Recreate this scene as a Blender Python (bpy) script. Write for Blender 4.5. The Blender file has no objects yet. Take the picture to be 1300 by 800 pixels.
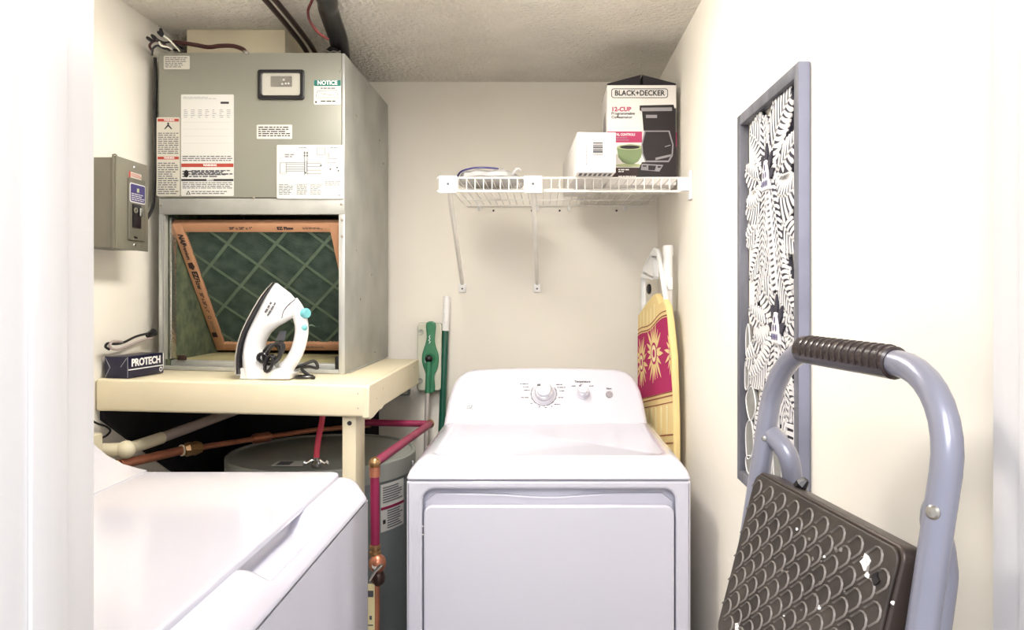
import bpy, bmesh, math, random
from mathutils import Matrix, Vector

random.seed(7)
SC = bpy.context.scene
COL = SC.collection
PI = math.pi

# ------------------------------------------------------------------ camera
CAM_H = 1.32
F_PX = 957.0
cam_data = bpy.data.cameras.new('camera')
cam_data.sensor_width = 36.0
cam_data.lens = F_PX / 1300.0 * 36.0
cam_data.shift_x = -(692 - 650) / 1300.0
cam_data.shift_y = -(400 - 372) / 1300.0
cam_data.clip_start = 0.02
cam = bpy.data.objects.new('camera', cam_data)
cam.location = (0, 0, CAM_H)
cam.rotation_euler = (PI / 2, 0, 0)
COL.objects.link(cam)
SC.camera = cam

# ------------------------------------------------------------------ world, lights, exposure
world = bpy.data.worlds.new('world')
SC.world = world
world.use_nodes = True
bg = world.node_tree.nodes['Background']
bg.inputs[0].default_value = (0.90, 0.93, 1.0, 1)
bg.inputs[1].default_value = 0.36

def area_light(name, loc, rot, size, power, color, sy=None, shape=None):
    d = bpy.data.lights.new(name, 'AREA')
    d.energy = power
    d.color = color
    d.size = size
    d.shape = shape or ('RECTANGLE' if sy else 'SQUARE')
    if sy:
        d.size_y = sy
    o = bpy.data.objects.new(name, d)
    o.location = loc
    o.rotation_euler = rot
    COL.objects.link(o)
    return o
# hall ceiling light behind the photographer, shining in through the doorway
area_light('hall_light', (-0.15, -0.75, 2.35), (math.radians(58), 0, 0), 0.8, 13, (1.0, 0.97, 0.97))

LAMP_STRENGTH = 13.5      # closet ceiling light
SC.view_settings.view_transform = 'Standard'
SC.view_settings.look = 'None'
SC.view_settings.exposure = 1.72
SC.view_settings.gamma = 1.0
SC.view_settings.use_curve_mapping = False

# ------------------------------------------------------------------ helpers
def lin(c):
    return tuple((x / 255 / 12.92) if x / 255 <= 0.04045 else ((x / 255 + 0.055) / 1.055) ** 2.4 for x in c)

def P(u, v, y):
    """room point at depth y seen at photo position (u, v); used to take measures"""
    return Vector(((u - 692) / F_PX * y, y, CAM_H - (v - 372) / F_PX * y))

MATS = {}
def mat(name, col, rough=0.5, metal=0.0, var=0.05, scale=9.0, bump=0.0, bscale=120.0, coat=0.0,
        stretch=(1, 1, 1), col2=None, trans=0.0, alpha=1.0, spec=0.5, emit=None, estr=0.0, bdist=0.002):
    m = bpy.data.materials.new(name)
    m.use_nodes = True
    nt = m.node_tree
    b = nt.nodes['Principled BSDF']
    c = lin(col)
    tc = nt.nodes.new('ShaderNodeTexCoord')
    mp = nt.nodes.new('ShaderNodeMapping')
    mp.inputs['Scale'].default_value = stretch
    nt.links.new(tc.outputs['Object'], mp.inputs['Vector'])
    n = nt.nodes.new('ShaderNodeTexNoise')
    n.inputs['Scale'].default_value = scale
    n.inputs['Detail'].default_value = 5
    nt.links.new(mp.outputs[0], n.inputs['Vector'])
    r = nt.nodes.new('ShaderNodeValToRGB')
    r.color_ramp.elements[0].position = 0.3
    r.color_ramp.elements[1].position = 0.7
    if col2 is None:
        a = tuple(x * (1 - var) for x in c); d = tuple(min(1, x * (1 + var)) for x in c)
    else:
        a = c; d = lin(col2)
    r.color_ramp.elements[0].color = (*a, 1)
    r.color_ramp.elements[1].color = (*d, 1)
    nt.links.new(n.outputs['Fac'], r.inputs[0])
    nt.links.new(r.outputs[0], b.inputs['Base Color'])
    b.inputs['Roughness'].default_value = rough
    b.inputs['Metallic'].default_value = metal
    b.inputs['Specular IOR Level'].default_value = spec
    b.inputs['Coat Weight'].default_value = coat
    b.inputs['Coat Roughness'].default_value = 0.08
    b.inputs['Transmission Weight'].default_value = trans
    b.inputs['Alpha'].default_value = alpha
    if emit:
        b.inputs['Emission Color'].default_value = (*lin(emit), 1)
        b.inputs['Emission Strength'].default_value = estr
    if bump:
        n2 = nt.nodes.new('ShaderNodeTexNoise')
        n2.inputs['Scale'].default_value = bscale
        n2.inputs['Detail'].default_value = 4
        nt.links.new(mp.outputs[0], n2.inputs['Vector'])
        bp = nt.nodes.new('ShaderNodeBump')
        bp.inputs['Strength'].default_value = bump
        bp.inputs['Distance'].default_value = bdist
        nt.links.new(n2.outputs['Fac'], bp.inputs['Height'])
        nt.links.new(bp.outputs[0], b.inputs['Normal'])
    MATS[name] = m
    return m

WM = {}
def wm(o):
    return WM.get(o.name, Matrix.Identity(4)) if o else Matrix.Identity(4)

def tag(o, label=None, cat=None, group=None, kind=None):
    if label: o['label'] = label
    if cat: o['category'] = cat
    if group: o['group'] = group
    if kind: o['kind'] = kind
    return o

def thing(name, label, cat, loc=(0, 0, 0), rotz=0.0, group=None):
    o = bpy.data.objects.new(name, None)
    o.empty_display_size = 0.05
    COL.objects.link(o)
    o.location = loc
    o.rotation_euler = (0, 0, rotz)
    WM[o.name] = Matrix.Translation(loc) @ Matrix.Rotation(rotz, 4, 'Z')
    return tag(o, label, cat, group)

def frame(o, r, u):
    r = Vector(r).normalized(); u = Vector(u)
    u = (u - r * u.dot(r)).normalized()
    n = r.cross(u)
    m = Matrix.Identity(4)
    for i in range(3):
        m[i][0] = r[i]; m[i][1] = u[i]; m[i][2] = n[i]; m[i][3] = o[i]
    return m

def rrect(x0, x1, y0, y1, r, n=6):
    r = min(r, (x1 - x0) / 2 - 1e-5, (y1 - y0) / 2 - 1e-5)
    out = []
    for cx, cy, a0 in ((x1 - r, y1 - r, 0), (x0 + r, y1 - r, 90), (x0 + r, y0 + r, 180), (x1 - r, y0 + r, 270)):
        for i in range(n + 1):
            a = math.radians(a0 + 90 * i / n)
            out.append((cx + r * math.cos(a), cy + r * math.sin(a)))
    return out

def circle(cx, cy, r, n=24, ry=None):
    ry = ry or r
    return [(cx + r * math.cos(2 * PI * i / n), cy + ry * math.sin(2 * PI * i / n)) for i in range(n)]

def smoothpath(pts, n=8, closed=False):
    """Catmull-Rom through points"""
    pts = [Vector(p) for p in pts]
    out = []
    m = len(pts)
    rng = m if closed else m - 1
    for i in range(rng):
        if closed:
            p0, p1, p2, p3 = pts[(i - 1) % m], pts[i], pts[(i + 1) % m], pts[(i + 2) % m]
        else:
            p1, p2 = pts[i], pts[i + 1]
            p0 = pts[i - 1] if i else p1 + (p1 - p2)
            p3 = pts[i + 2] if i + 2 < m else p2 + (p2 - p1)
        for k in range(n):
            t = k / n
            out.append(0.5 * ((2 * p1) + (p2 - p0) * t + (2 * p0 - 5 * p1 + 4 * p2 - p3) * t * t + (3 * p1 - p0 - 3 * p2 + p3) * t ** 3))
    if not closed:
        out.append(pts[-1])
    return out

STUFF = {'printing', 'diagram_lines', 'dial_scale', 'leaflets', 'trunk_rings', 'fruit', 'barcode', 'bottom_print', 'component'}
class MB:
    def __init__(self):
        self.v = []; self.f = []
    def add(self, vs, fs, M=None):
        b = len(self.v)
        for p in vs:
            p = Vector(p)
            self.v.append(M @ p if M else p)
        self.f += [tuple(i + b for i in f) for f in fs]
        return self
    def box(self, x0, x1, y0, y1, z0, z1, M=None):
        if x0 > x1: x0, x1 = x1, x0
        if y0 > y1: y0, y1 = y1, y0
        if z0 > z1: z0, z1 = z1, z0
        vs = [(x0, y0, z0), (x1, y0, z0), (x1, y1, z0), (x0, y1, z0), (x0, y0, z1), (x1, y0, z1), (x1, y1, z1), (x0, y1, z1)]
        fs = [(3, 2, 1, 0), (4, 5, 6, 7), (0, 1, 5, 4), (1, 2, 6, 5), (2, 3, 7, 6), (3, 0, 4, 7)]
        return self.add(vs, fs, M)
    def tube(self, pts, r, n=10, M=None, closed=False, caps=True):
        pts = [Vector(p) for p in pts]
        m = len(pts)
        rs = r if isinstance(r, (list, tuple)) else [r] * m
        vs = []; fs = []
        t0 = (pts[1] - pts[0]).normalized()
        ref = Vector((0, 0, 1)) if abs(t0.z) < 0.9 else Vector((1, 0, 0))
        nrm = (ref - t0 * ref.dot(t0)).normalized()
        for i in range(m):
            if closed:
                t = (pts[(i + 1) % m] - pts[i - 1])
            else:
                t = pts[min(i + 1, m - 1)] - pts[max(i - 1, 0)]
            t.normalize()
            nrm = (nrm - t * nrm.dot(t))
            if nrm.length < 1e-6:
                nrm = Vector((1, 0, 0)) - t * t.x
            nrm.normalize()
            bn = t.cross(nrm)
            for k in range(n):
                a = 2 * PI * k / n
                vs.append(pts[i] + (nrm * math.cos(a) + bn * math.sin(a)) * rs[i])
        for i in range(m if closed else m - 1):
            for k in range(n):
                j = (i + 1) % m
                fs.append((i * n + k, i * n + (k + 1) % n, j * n + (k + 1) % n, j * n + k))
        if caps and not closed:
            fs.append(tuple(range(n - 1, -1, -1)))
            fs.append(tuple((m - 1) * n + k for k in range(n)))
        return self.add(vs, fs, M)
    def lathe(self, prof, n=24, M=None):
        """prof: (r, h) about local z"""
        vs = []; fs = []
        for r, h in prof:
            for k in range(n):
                a = 2 * PI * k / n
                vs.append((r * math.cos(a), r * math.sin(a), h))
        for i in range(len(prof) - 1):
            for k in range(n):
                fs.append((i * n + k, i * n + (k + 1) % n, (i + 1) * n + (k + 1) % n, (i + 1) * n + k))
        fs.append(tuple(range(n - 1, -1, -1)))
        fs.append(tuple((len(prof) - 1) * n + k for k in range(n)))
        return self.add(vs, fs, M)
    def loft(self, rings, M=None, cap0=True, cap1=True):
        n = len(rings[0]); vs = [p for r in rings for p in r]; fs = []
        for i in range(len(rings) - 1):
            for k in range(n):
                fs.append((i * n + k, i * n + (k + 1) % n, (i + 1) * n + (k + 1) % n, (i + 1) * n + k))
        if cap0: fs.append(tuple(range(n - 1, -1, -1)))
        if cap1: fs.append(tuple((len(rings) - 1) * n + k for k in range(n)))
        return self.add(vs, fs, M)
    def prism(self, poly, z0, z1, M=None):
        n = len(poly)
        a = sum(poly[i][0] * poly[(i + 1) % n][1] - poly[(i + 1) % n][0] * poly[i][1] for i in range(n))
        if a < 0: poly = poly[::-1]
        return self.loft([[(x, y, z0) for x, y in poly], [(x, y, z1) for x, y in poly]], M)
    def shape(self, polys, z0, z1, bev=0.0, M=None, res=2):
        """outline(s) with holes, filled and extruded from z0 to z1 with rounded edges"""
        cu = bpy.data.curves.new('tmp', 'CURVE')
        cu.dimensions = '2D'; cu.fill_mode = 'BOTH'
        d = (z1 - z0) / 2
        cu.extrude = max(d - bev, 1e-5); cu.bevel_depth = bev; cu.bevel_resolution = res; cu.offset = -bev
        for poly in polys:
            s = cu.splines.new('POLY'); s.points.add(len(poly) - 1)
            for p, q in zip(s.points, poly): p.co = (q[0], q[1], 0, 1)
            s.use_cyclic_u = True
        ob = bpy.data.objects.new('tmp', cu)
        me = bpy.data.meshes.new_from_object(ob)
        T = Matrix.Translation((0, 0, (z0 + z1) / 2))
        self.add([v.co for v in me.vertices], [tuple(p.vertices) for p in me.polygons], (M @ T) if M else T)
        bpy.data.objects.remove(ob); bpy.data.curves.remove(cu); bpy.data.meshes.remove(me)
        return self
    def text(self, s, size, M, align='CENTER', depth=0.0004, bold=0.0, xs=1.0, shear=0.0, spacing=1.0):
        cu = bpy.data.curves.new('tmp', 'FONT')
        cu.body = s; cu.size = size; cu.align_x = align; cu.align_y = 'CENTER'
        cu.extrude = depth; cu.offset = bold * size; cu.shear = shear; cu.space_character = spacing
        cu.resolution_u = 3
        ob = bpy.data.objects.new('tmp', cu)
        me = bpy.data.meshes.new_from_object(ob)
        S = Matrix.Diagonal((xs, 1, 1, 1))
        self.add([v.co for v in me.vertices], [tuple(p.vertices) for p in me.polygons], M @ S)
        bpy.data.objects.remove(ob); bpy.data.curves.remove(cu); bpy.data.meshes.remove(me)
        return self
    def sphere(self, c, r, n=12, m=8, sc=(1, 1, 1), M=None):
        rings = []
        for j in range(m + 1):
            a = -PI / 2 + PI * j / m
            rr = max(math.cos(a), 0.002) * r
            rings.append([(c[0] + sc[0] * rr * math.cos(2 * PI * k / n), c[1] + sc[1] * rr * math.sin(2 * PI * k / n), c[2] + sc[2] * r * math.sin(a)) for k in range(n)])
        return self.loft(rings, M)
    def build(self, name, m, parent=None, bevel=0.0, seg=2, smooth=True, label=None, angle=35, kind=None):
        me = bpy.data.meshes.new(name)
        if parent:
            inv = wm(parent).inverted()
            vs = [inv @ p for p in self.v]
        else:
            xs = [p.x for p in self.v]; ys = [p.y for p in self.v]; zs = [p.z for p in self.v]
            loc = Vector(((min(xs) + max(xs)) / 2, (min(ys) + max(ys)) / 2, min(zs)))
            vs = [p - loc for p in self.v]
        me.from_pydata(vs, [], self.f)
        if bevel:
            bm = bmesh.new(); bm.from_mesh(me)
            es = [e for e in bm.edges if len(e.link_faces) == 2 and e.calc_face_angle(0) > 0.5]
            bmesh.ops.bevel(bm, geom=es, offset=bevel, segments=seg, profile=0.5, affect='EDGES', clamp_overlap=True)
            bm.to_mesh(me); bm.free()
        me.validate()
        me.materials.append(MATS[m] if isinstance(m, str) else m)
        if smooth:
            for p in me.polygons: p.use_smooth = True
            me.set_sharp_from_angle(angle=math.radians(angle))
        o = bpy.data.objects.new(name, me)
        COL.objects.link(o)
        if parent:
            o.parent = parent
            WM[o.name] = wm(parent).copy()
        else:
            o.location = loc
            WM[o.name] = Matrix.Translation(loc)
        if label: o['label'] = label
        if name in STUFF: kind = 'stuff'
        if kind: o['kind'] = kind
        return o

def piece(name, me, M, parent):
    """one more copy of an alike piece that shares its mesh"""
    o = bpy.data.objects.new(name, me)
    COL.objects.link(o)
    o.parent = parent
    o.matrix_basis = wm(parent).inverted() @ M
    WM[o.name] = M.copy()
    return o

def mesh_of(mb, m, name):
    me = bpy.data.meshes.new(name)
    me.from_pydata(mb.v, [], mb.f)
    me.materials.append(MATS[m])
    for p in me.polygons: p.use_smooth = True
    me.set_sharp_from_angle(angle=math.radians(35))
    return me

def bx(name, m, parent, x0, x1, y0, y1, z0, z1, bevel=0.0, label=None, M=None, seg=2):
    return MB().box(x0, x1, y0, y1, z0, z1, M).build(name, m, parent, bevel, seg, label=label)

def struct(o):
    o['kind'] = 'structure'
    return o

def screw(parent, p, r=0.004, n=(0, -1, 0), m='screw'):
    up = (0, 0, 1) if abs(n[2]) < 0.9 else (0, 1, 0)
    rr = Vector(up).cross(Vector(n))
    M = frame(p, rr, up)
    mb = MB().lathe([(r * 1.25, 0), (r * 1.25, r * .25), (r, r * .4), (r * .75, r * .75), (r * .2, r * .9)], 10, M)
    return mb.build('screw', m, parent)

def textlines(mb, x0, x1, y0, y1, n, M, z=0.0006, fill=0.55, ragged=True, th=0.0002):
    """rows of words, as on a printed label, in the plane of M"""
    dy = (y1 - y0) / n
    for i in range(n):
        yc = y1 - (i + .5) * dy
        x = x0; end = x1 - (random.random() * .3 * (x1 - x0) if ragged and random.random() < .35 else 0)
        while x < end - dy:
            w = min(random.uniform(.8, 3.2) * dy, end - x)
            mb.box(x, x + w, yc - dy * fill / 2, yc + dy * fill / 2, z, z + th, M)
            x += w + dy * .45

# ------------------------------------------------------------------ materials
mat('wall_paint', (244, 239, 228), .75, var=.015, scale=3, bump=.06, bscale=60)
mat('ceiling_texture', (238, 233, 222), .9, var=.05, scale=6, bump=1.0, bscale=62, bdist=0.025)
mat('floor_vinyl', (150, 140, 128), .6, var=.1)
mat('trim_paint', (228, 226, 226), .35, var=.01, bump=.08, bscale=14, stretch=(9, 9, .7))
mat('plenum_board', (232, 222, 196), .85, var=.08, scale=6)
mat('platform_paint', (226, 216, 188), .5, var=.03, scale=5, bump=.05, bscale=40)
mat('appliance_white', (206, 206, 219), .16, var=.004, coat=.5)
mat('appliance_plastic', (210, 209, 219), .25, var=.004, coat=.2)
mat('appliance_shadow_gap', (90, 90, 98), .6)
mat('galvanized', (182, 182, 176), .42, .2, scale=7, col2=(156, 157, 152))
mat('cabinet_grey', (146, 146, 136), .38, .25, var=.05, scale=3)
mat('cabinet_edge', (190, 192, 190), .3, .5)
mat('screw', (170, 165, 155), .3, .9)
mat('black_plastic', (22, 20, 26), .35)
mat('black_rubber', (20, 18, 22), .3, coat=.3)
mat('black_gloss', (5, 4, 7), .28, spec=.25)
mat('clear_plastic', (215, 215, 205), .15, alpha=.12)
mat('circuit', (60, 52, 50), .4, scale=120, col2=(110, 100, 92))
mat('label_white', (214, 214, 210), .5, var=.01)
mat('label_dull', (200, 197, 186), .55, var=.02)
mat('print_black', (45, 42, 48), .6)
mat('print_grey', (92, 93, 100), .6)
mat('print_lightgrey', (150, 153, 160), .6)
mat('print_red', (176, 66, 52), .6)
mat('print_teal', (28, 110, 100), .6)
mat('print_blue', (60, 52, 110), .5)
mat('print_white', (246, 246, 246), .5)
mat('insulation_green', (112, 118, 88), .95, var=.2, scale=30, bump=.8, bscale=90, col2=(66, 82, 68))
mat('insulation_tan', (190, 180, 136), .95, var=.2, scale=18, bump=.8, bscale=90, col2=(160, 152, 112))
mat('foil_tape', (205, 203, 195), .25, .9, bump=.8, bscale=70)
mat('cardboard', (208, 156, 120), .8, var=.05, scale=8)
mat('filter_media', (56, 72, 66), .95, scale=26, col2=(84, 100, 88), bump=.9, bscale=60)
mat('scrim_wire', (104, 122, 104), .9, var=.12, scale=40)
mat('iron_white', (238, 238, 240), .3, coat=.2)
mat('iron_teal', (120, 196, 204), .4)
mat('steel', (190, 190, 190), .22, 1.0)
mat('chrome', (215, 215, 218), .12, 1.0)
mat('box_navy', (24, 22, 52), .35, var=.1)
mat('copper', (190, 124, 98), .28, .6, var=.2, scale=20)
mat('brass', (176, 140, 100), .3, .9, var=.15)
mat('dark_pipe', (74, 56, 52), .35, .6)
mat('pvc', (226, 218, 190), .4)
mat('pvc_grey', (180, 165, 160), .5)
mat('pink_pipe', (142, 32, 74), .4, var=.08)
mat('pink_hose', (220, 70, 96), .4)
mat('tank_grey', (132, 140, 142), .4, .2, var=.04)
mat('tank_top', (168, 172, 166), .4, .2)
mat('wire_white', (238, 234, 220), .4)
mat('wire_brown', (70, 34, 34), .4)
mat('wire_red', (116, 46, 46), .4)
mat('breaker_grey', (108, 105, 93), .4, .15, var=.05)
mat('breaker_edge', (128, 125, 111), .35, .2)
mat('mop_green', (54, 126, 90), .35, coat=.2)
mat('mop_cream', (206, 206, 188), .5)
mat('mop_pad', (176, 176, 166), .9)
mat('broom_green', (18, 84, 66), .3, coat=.2)
mat('white_plastic', (244, 243, 242), .3)
mat('shelf_white', (244, 242, 236), .3, coat=.2)
mat('box_white', (240, 236, 232), .55)
mat('box_magenta', (190, 56, 104), .5)
mat('box_brown', (62, 42, 44), .5)
mat('box_dark', (22, 12, 26), .45)
mat('box_picture_dark', (26, 16, 22), .3)
mat('box_picture_grey', (150, 146, 150), .4)
mat('cup_green', (132, 152, 108), .5)
mat('cup_rim', (176, 186, 140), .5)
mat('bag_plastic', (226, 226, 228), .2, alpha=.72, bump=.6, bscale=25, coat=.3)
mat('bag_content', (150, 146, 140), .7, var=.3, scale=40)
mat('print_navy', (60, 56, 120), .4)
mat('board_frame', (242, 242, 240), .35)
mat('cover_magenta', (172, 32, 92), .85)
mat('cover_cream', (230, 206, 146), .85, var=.10, scale=4)
mat('cover_line', (150, 84, 62), .85)
mat('cover_pale', (238, 226, 178), .85)
mat('stool_tube', (136, 137, 151), .3, .25, var=.04, scale=12, coat=.3)
mat('stool_grip', (44, 32, 32), .3, coat=.3)
mat('tread_rubber', (40, 34, 31), .5, scale=22, col2=(70, 62, 55))
mat('tread_ridge', (122, 115, 108), .45, scale=60, var=.4)
mat('tread_edge', (66, 56, 51), .4, .3, var=.15)
mat('paint_splash', (234, 232, 228), .6)
mat('carved_frame', (80, 80, 86), .55, scale=14, stretch=(1, 1, .25), col2=(122, 123, 134), bump=.3, bscale=60)
mat('carved_dark', (50, 48, 60), .7, var=.2, scale=30)
mat('carved_white', (222, 220, 220), .6, var=.04, scale=40)
mat('carved_grey', (138, 138, 134), .7, var=.15, scale=30)
mat('unseen_lamp_glass', (250, 246, 236), .5, emit=(255, 249, 240), estr=1.0)
mat('mop_pole', (196, 190, 184), .3, .3)
mat('carved_lit_edge', (136, 138, 156), .6, scale=14, var=.1)  # lighter tone painted in for the lit side of the panel frame
mat('orange_sticker', (214, 110, 80), .5)
mat('shade_black', (26, 24, 30), .9, var=.3, scale=30)  # near black for the boards that stand in for shade

# ------------------------------------------------------------------ room shell
XL, XR, YB, ZC = -1.157, 0.426, 2.85, 2.118
YF0, YF1 = 0.52, 0.675        # front wall with the doorway the photo is taken through
JL, JR = -0.402, 0.399
T = 0.10
struct(bx('floor', 'floor_vinyl', None, XL - T, XR + T, -2.0, YB + T, -0.06, 0))
struct(bx('ceiling', 'ceiling_texture', None, XL - T, XR + T, YF0, YB + T, ZC, ZC + 0.06))
struct(bx('wall_back', 'wall_paint', None, XL - T, XR + T, YB, YB + T, 0, ZC))
struct(bx('wall_left', 'wall_paint', None, XL - T, XL, YF1, YB, 0, ZC))
struct(bx('wall_right', 'wall_paint', None, XR, XR + T, YF1, YB, 0, ZC))
mb = MB()
mb.box(-1.6, JL - .02, YF0, YF1, 0, ZC)
mb.box(JR + .02, 1.4, YF0, YF1, 0, ZC)
mb.box(JL - .02, JR + .02, YF0, YF1, 2.05, ZC)
struct(mb.build('wall_front', 'wall_paint'))
# door jambs with their stop strips
t1 = MB().box(JL - .02, JL, YF0 - .01, YF1 - .002, 0, 2.05).build('trim_1', 'trim_paint', None, .002)
struct(t1)
bx('door_stop', 'trim_paint', t1, JL, JL + .004, .585, .629, 0, 2.03, .0015)
bx('casing', 'trim_paint', t1, JL - .075, JL - .006, YF0 - .022, YF0 - .01, 0, 2.1, .004)
t2 = MB().box(JR, JR + .02, YF0 - .01, YF1 - .002, 0, 2.05).build('trim_2', 'trim_paint', None, .002)
struct(t2)
bx('door_stop', 'trim_paint', t2, JR - .004, JR, .585, .629, 0, 2.03, .0015)
bx('casing', 'trim_paint', t2, JR + .006, JR + .075, YF0 - .022, YF0 - .01, 0, 2.1, .004)
mb = MB().box(JL - .02, JR + .02, YF0 - .01, YF1 - .002, 2.03, 2.05)
struct(mb.build('trim_3', 'trim_paint'))

# unseen closet ceiling light above the view, made long to even out the light
lamp = thing('unseen_ceiling_light', 'unseen closet ceiling light, given a long shape to even out the light', 'lamp', (-.32, 1.52, ZC))
bx('unseen_lamp_base', 'white_plastic', lamp, -.395, -.245, 1.19, 1.85, ZC - .022, ZC - .0005, .003)
bx('unseen_lamp_diffuser', 'unseen_lamp_glass', lamp, -.405, -.235, 1.20, 1.84, ZC - .072, ZC - .0225, .02, seg=4)
for y in (1.18, 1.841):
    bx('end_cap', 'white_plastic', lamp, -.407, -.233, y, y + .018, ZC - .074, ZC - .022, .004)
MATS['unseen_lamp_glass'].node_tree.nodes['Principled BSDF'].inputs['Emission Strength'].default_value = LAMP_STRENGTH

# plenum collar between the air handler and the ceiling
mb = MB().box(-1.084, -.786, 2.28, 2.72, 2.010, ZC - .001)
tag(mb.build('duct_collar', 'plenum_board', None, .002), 'cream boxed duct collar between metal air handler and ceiling', 'duct')

# ------------------------------------------------------------------ platform
ZP = 1.082
PX1 = -0.452
pf = thing('equipment_platform', 'cream painted wooden platform carrying the metal air handler', 'platform', (-.8, 2.35, 0))
SLOPE = .024
def zp(x): return ZP + SLOPE * (PX1 - x)     # the platform slopes down a little toward the dryer
Msh = Matrix.Identity(4); Msh[2][0] = -SLOPE; Msh[2][3] = SLOPE * PX1
PYB = 2.70
bx('deck_board', 'platform_paint', pf, XL + .003, PX1 - .019, 1.956, PYB, ZP - .02, ZP, .002, M=Msh)
bx('front_fascia', 'platform_paint', pf, XL + .003, PX1 - .012, 1.934, 1.955, ZP - .082, ZP + .001, .007, seg=3, M=Msh)
Mf = frame((PX1 - .018, 0, 0), (0, 1, 0), (0, 0, 1))
mb = MB().shape([[(1.936, ZP - .006), (1.936, ZP - .082), (1.955, ZP - .09), (1.99, ZP - .09), (2.06, ZP - .082), (2.09, ZP - .084), (2.12, ZP - .078),
                  (PYB, ZP - .086), (PYB, ZP + .001), (1.942, ZP + .001)]], 0, .018, .003, Mf)
mb.build('side_fascia', 'platform_paint', pf)
bx('post', 'platform_paint', pf, -.527, -.491, 1.957, 2.055, 0.001, ZP - .021, .003)
mb = MB().lathe([(.006, 0), (.006, .002), (.001, .0021)], 12, frame((-.5075, 1.957, .982), (1, 0, 0), (0, 0, 1)))
mb.build('bolt_hole', 'black_plastic', pf)
0 and bx('ledger', 'platform_paint', pf, XL + .004, XL + .04, 1.956, 2.69, ZP - .11, ZP - .021, .002, M=Msh)
for z in (ZP - .02, ZP - .058):
    screw(pf, (PX1 - .028, 1.934, z), .0016)
for y, z in ((2.02, ZP - .045), (2.1, ZP - .028), (2.6, ZP - .018)):
    screw(pf, (PX1 + .0002, y, z), .0016, (1, 0, 0))

# ------------------------------------------------------------------ air handler
AX0, AX1, AY0, AY1, AZ0, AZ1 = -1.112, -.576, 2.17, 2.764, ZP + .001, 2.009
ah = thing('air_handler', 'grey galvanized air handler cabinet with label stickers and open filter slot', 'air handler', (-.844, 2.45, ZP))
bx('side_panel', 'galvanized', ah, AX0, AX0 + .006, AY0, AY1, zp(AX0) + .001, AZ1, .001)
bx('side_panel', 'galvanized', ah, AX1 - .006, AX1, AY0, AY1, zp(AX1) + .001, AZ1, .001)
bx('back_panel', 'galvanized', ah, AX0 + .006, AX1 - .006, AY1 - .006, AY1, AZ0 + .02, AZ1)
bx('top_panel', 'galvanized', ah, AX0 + .006, AX1 - .006, AY0 + .006, AY1 - .006, AZ1 - .006, AZ1)
bx('access_panel', 'cabinet_grey', ah, AX0 + .002, AX1 - .009, AY0 - .006, AY0 + .005, 1.594, AZ1 + .001, .002)
bx('corner_edge', 'cabinet_edge', ah, AX1 - .0085, AX1 - .001, AY0 - .004, AY0 + .004, 1.594, AZ1, .0015)
bx('cross_rail', 'galvanized', ah, AX0 + .001, AX1 - .001, AY0 - .003, AY0 + .012, 1.546, 1.5925, .002)
bx('corner_post', 'cabinet_edge', ah, AX0 + .0005, AX0 + .0115, AY0 - .002, AY0 + .02, zp(AX0) + .001, 1.546, .0015)
bx('post_lip', 'galvanized', ah, AX0 + .0125, AX0 + .018, AY0, AY0 + .018, AZ0 + .045, 1.545, .001)
bx('corner_post', 'cabinet_edge', ah, AX1 - .018, AX1 - .0005, AY0 - .002, AY0 + .02, zp(AX1) + .001, 1.546, .0015)
bx('bottom_rail', 'galvanized', ah, AX0 + .012, AX1 - .018, AY0 - .001, AY0 + .02, AZ0, AZ0 + .012, .0015, M=Msh)
bx('bottom_rail', 'galvanized', ah, AX0 + .019, AX1 - .019, AY0 + .03, AY0 + .06, AZ0, AZ0 + .026, .002, M=Msh)
bx('foil_edge', 'foil_tape', ah, AX0 + .0185, AX0 + .027, AY0 + .021, AY0 + .05, AZ0 + .045, 1.54, .002)
bx('floor_insulation', 'insulation_tan', ah, AX0 + .007, AX1 - .007, AY0 + .061, AY1 - .03, AZ0 + .001, AZ0 + .024, .004, M=Msh)
bx('side_insulation', 'insulation_green', ah, AX0 + .0065, AX0 + .018, AY0 + .022, AY1 - .03, AZ0 + .025, 1.60, .003)
bx('side_insulation', 'insulation_green', ah, AX1 - .016, AX1 - .0065, AY0 + .022, AY1 - .03, AZ0 + .025, 1.60, .003)
bx('back_insulation', 'insulation_green', ah, AX0 + .019, AX1 - .017, AY1 - .028, AY1 - .007, AZ0 + .025, 1.60, .003)
bx('partition', 'galvanized', ah, AX0 + .007, AX1 - .007, AY0 + .02, AY1 - .03, 1.602, 1.61)
bx('bracket', 'dark_pipe', ah, -1.07, -1.045, AY0 + .021, AY0 + .03, AZ0 + .027, AZ0 + .042, .002, M=Msh)
bx('bracket', 'black_plastic', ah, -.612, -.598, AY0 + .023, AY0 + .034, AZ0 + .014, AZ0 + .052, .003)
for u, v in ((205, 89), (433, 91), (203, 260), (433, 259), (322, 251), (434, 279), (434, 300)):
    q = P(u, v, AY0 - .006); screw(ah, (q.x, AY0 - .0062 if v < 252 else AY0 - .003, q.z), .0032)
for y, z in ((2.3, 1.86), (2.62, 1.85), (2.68, 1.78), (2.3, 1.45), (2.35, 1.3), (2.5, 1.38), (2.55, 1.12)):
    screw(ah, (AX1, y, z), .0035, (1, 0, 0))
bx('base_flange', 'galvanized', ah, AX1 - .001, AX1 + .006, 2.2, 2.69, AZ0, AZ0 + .004, M=Msh)

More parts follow.
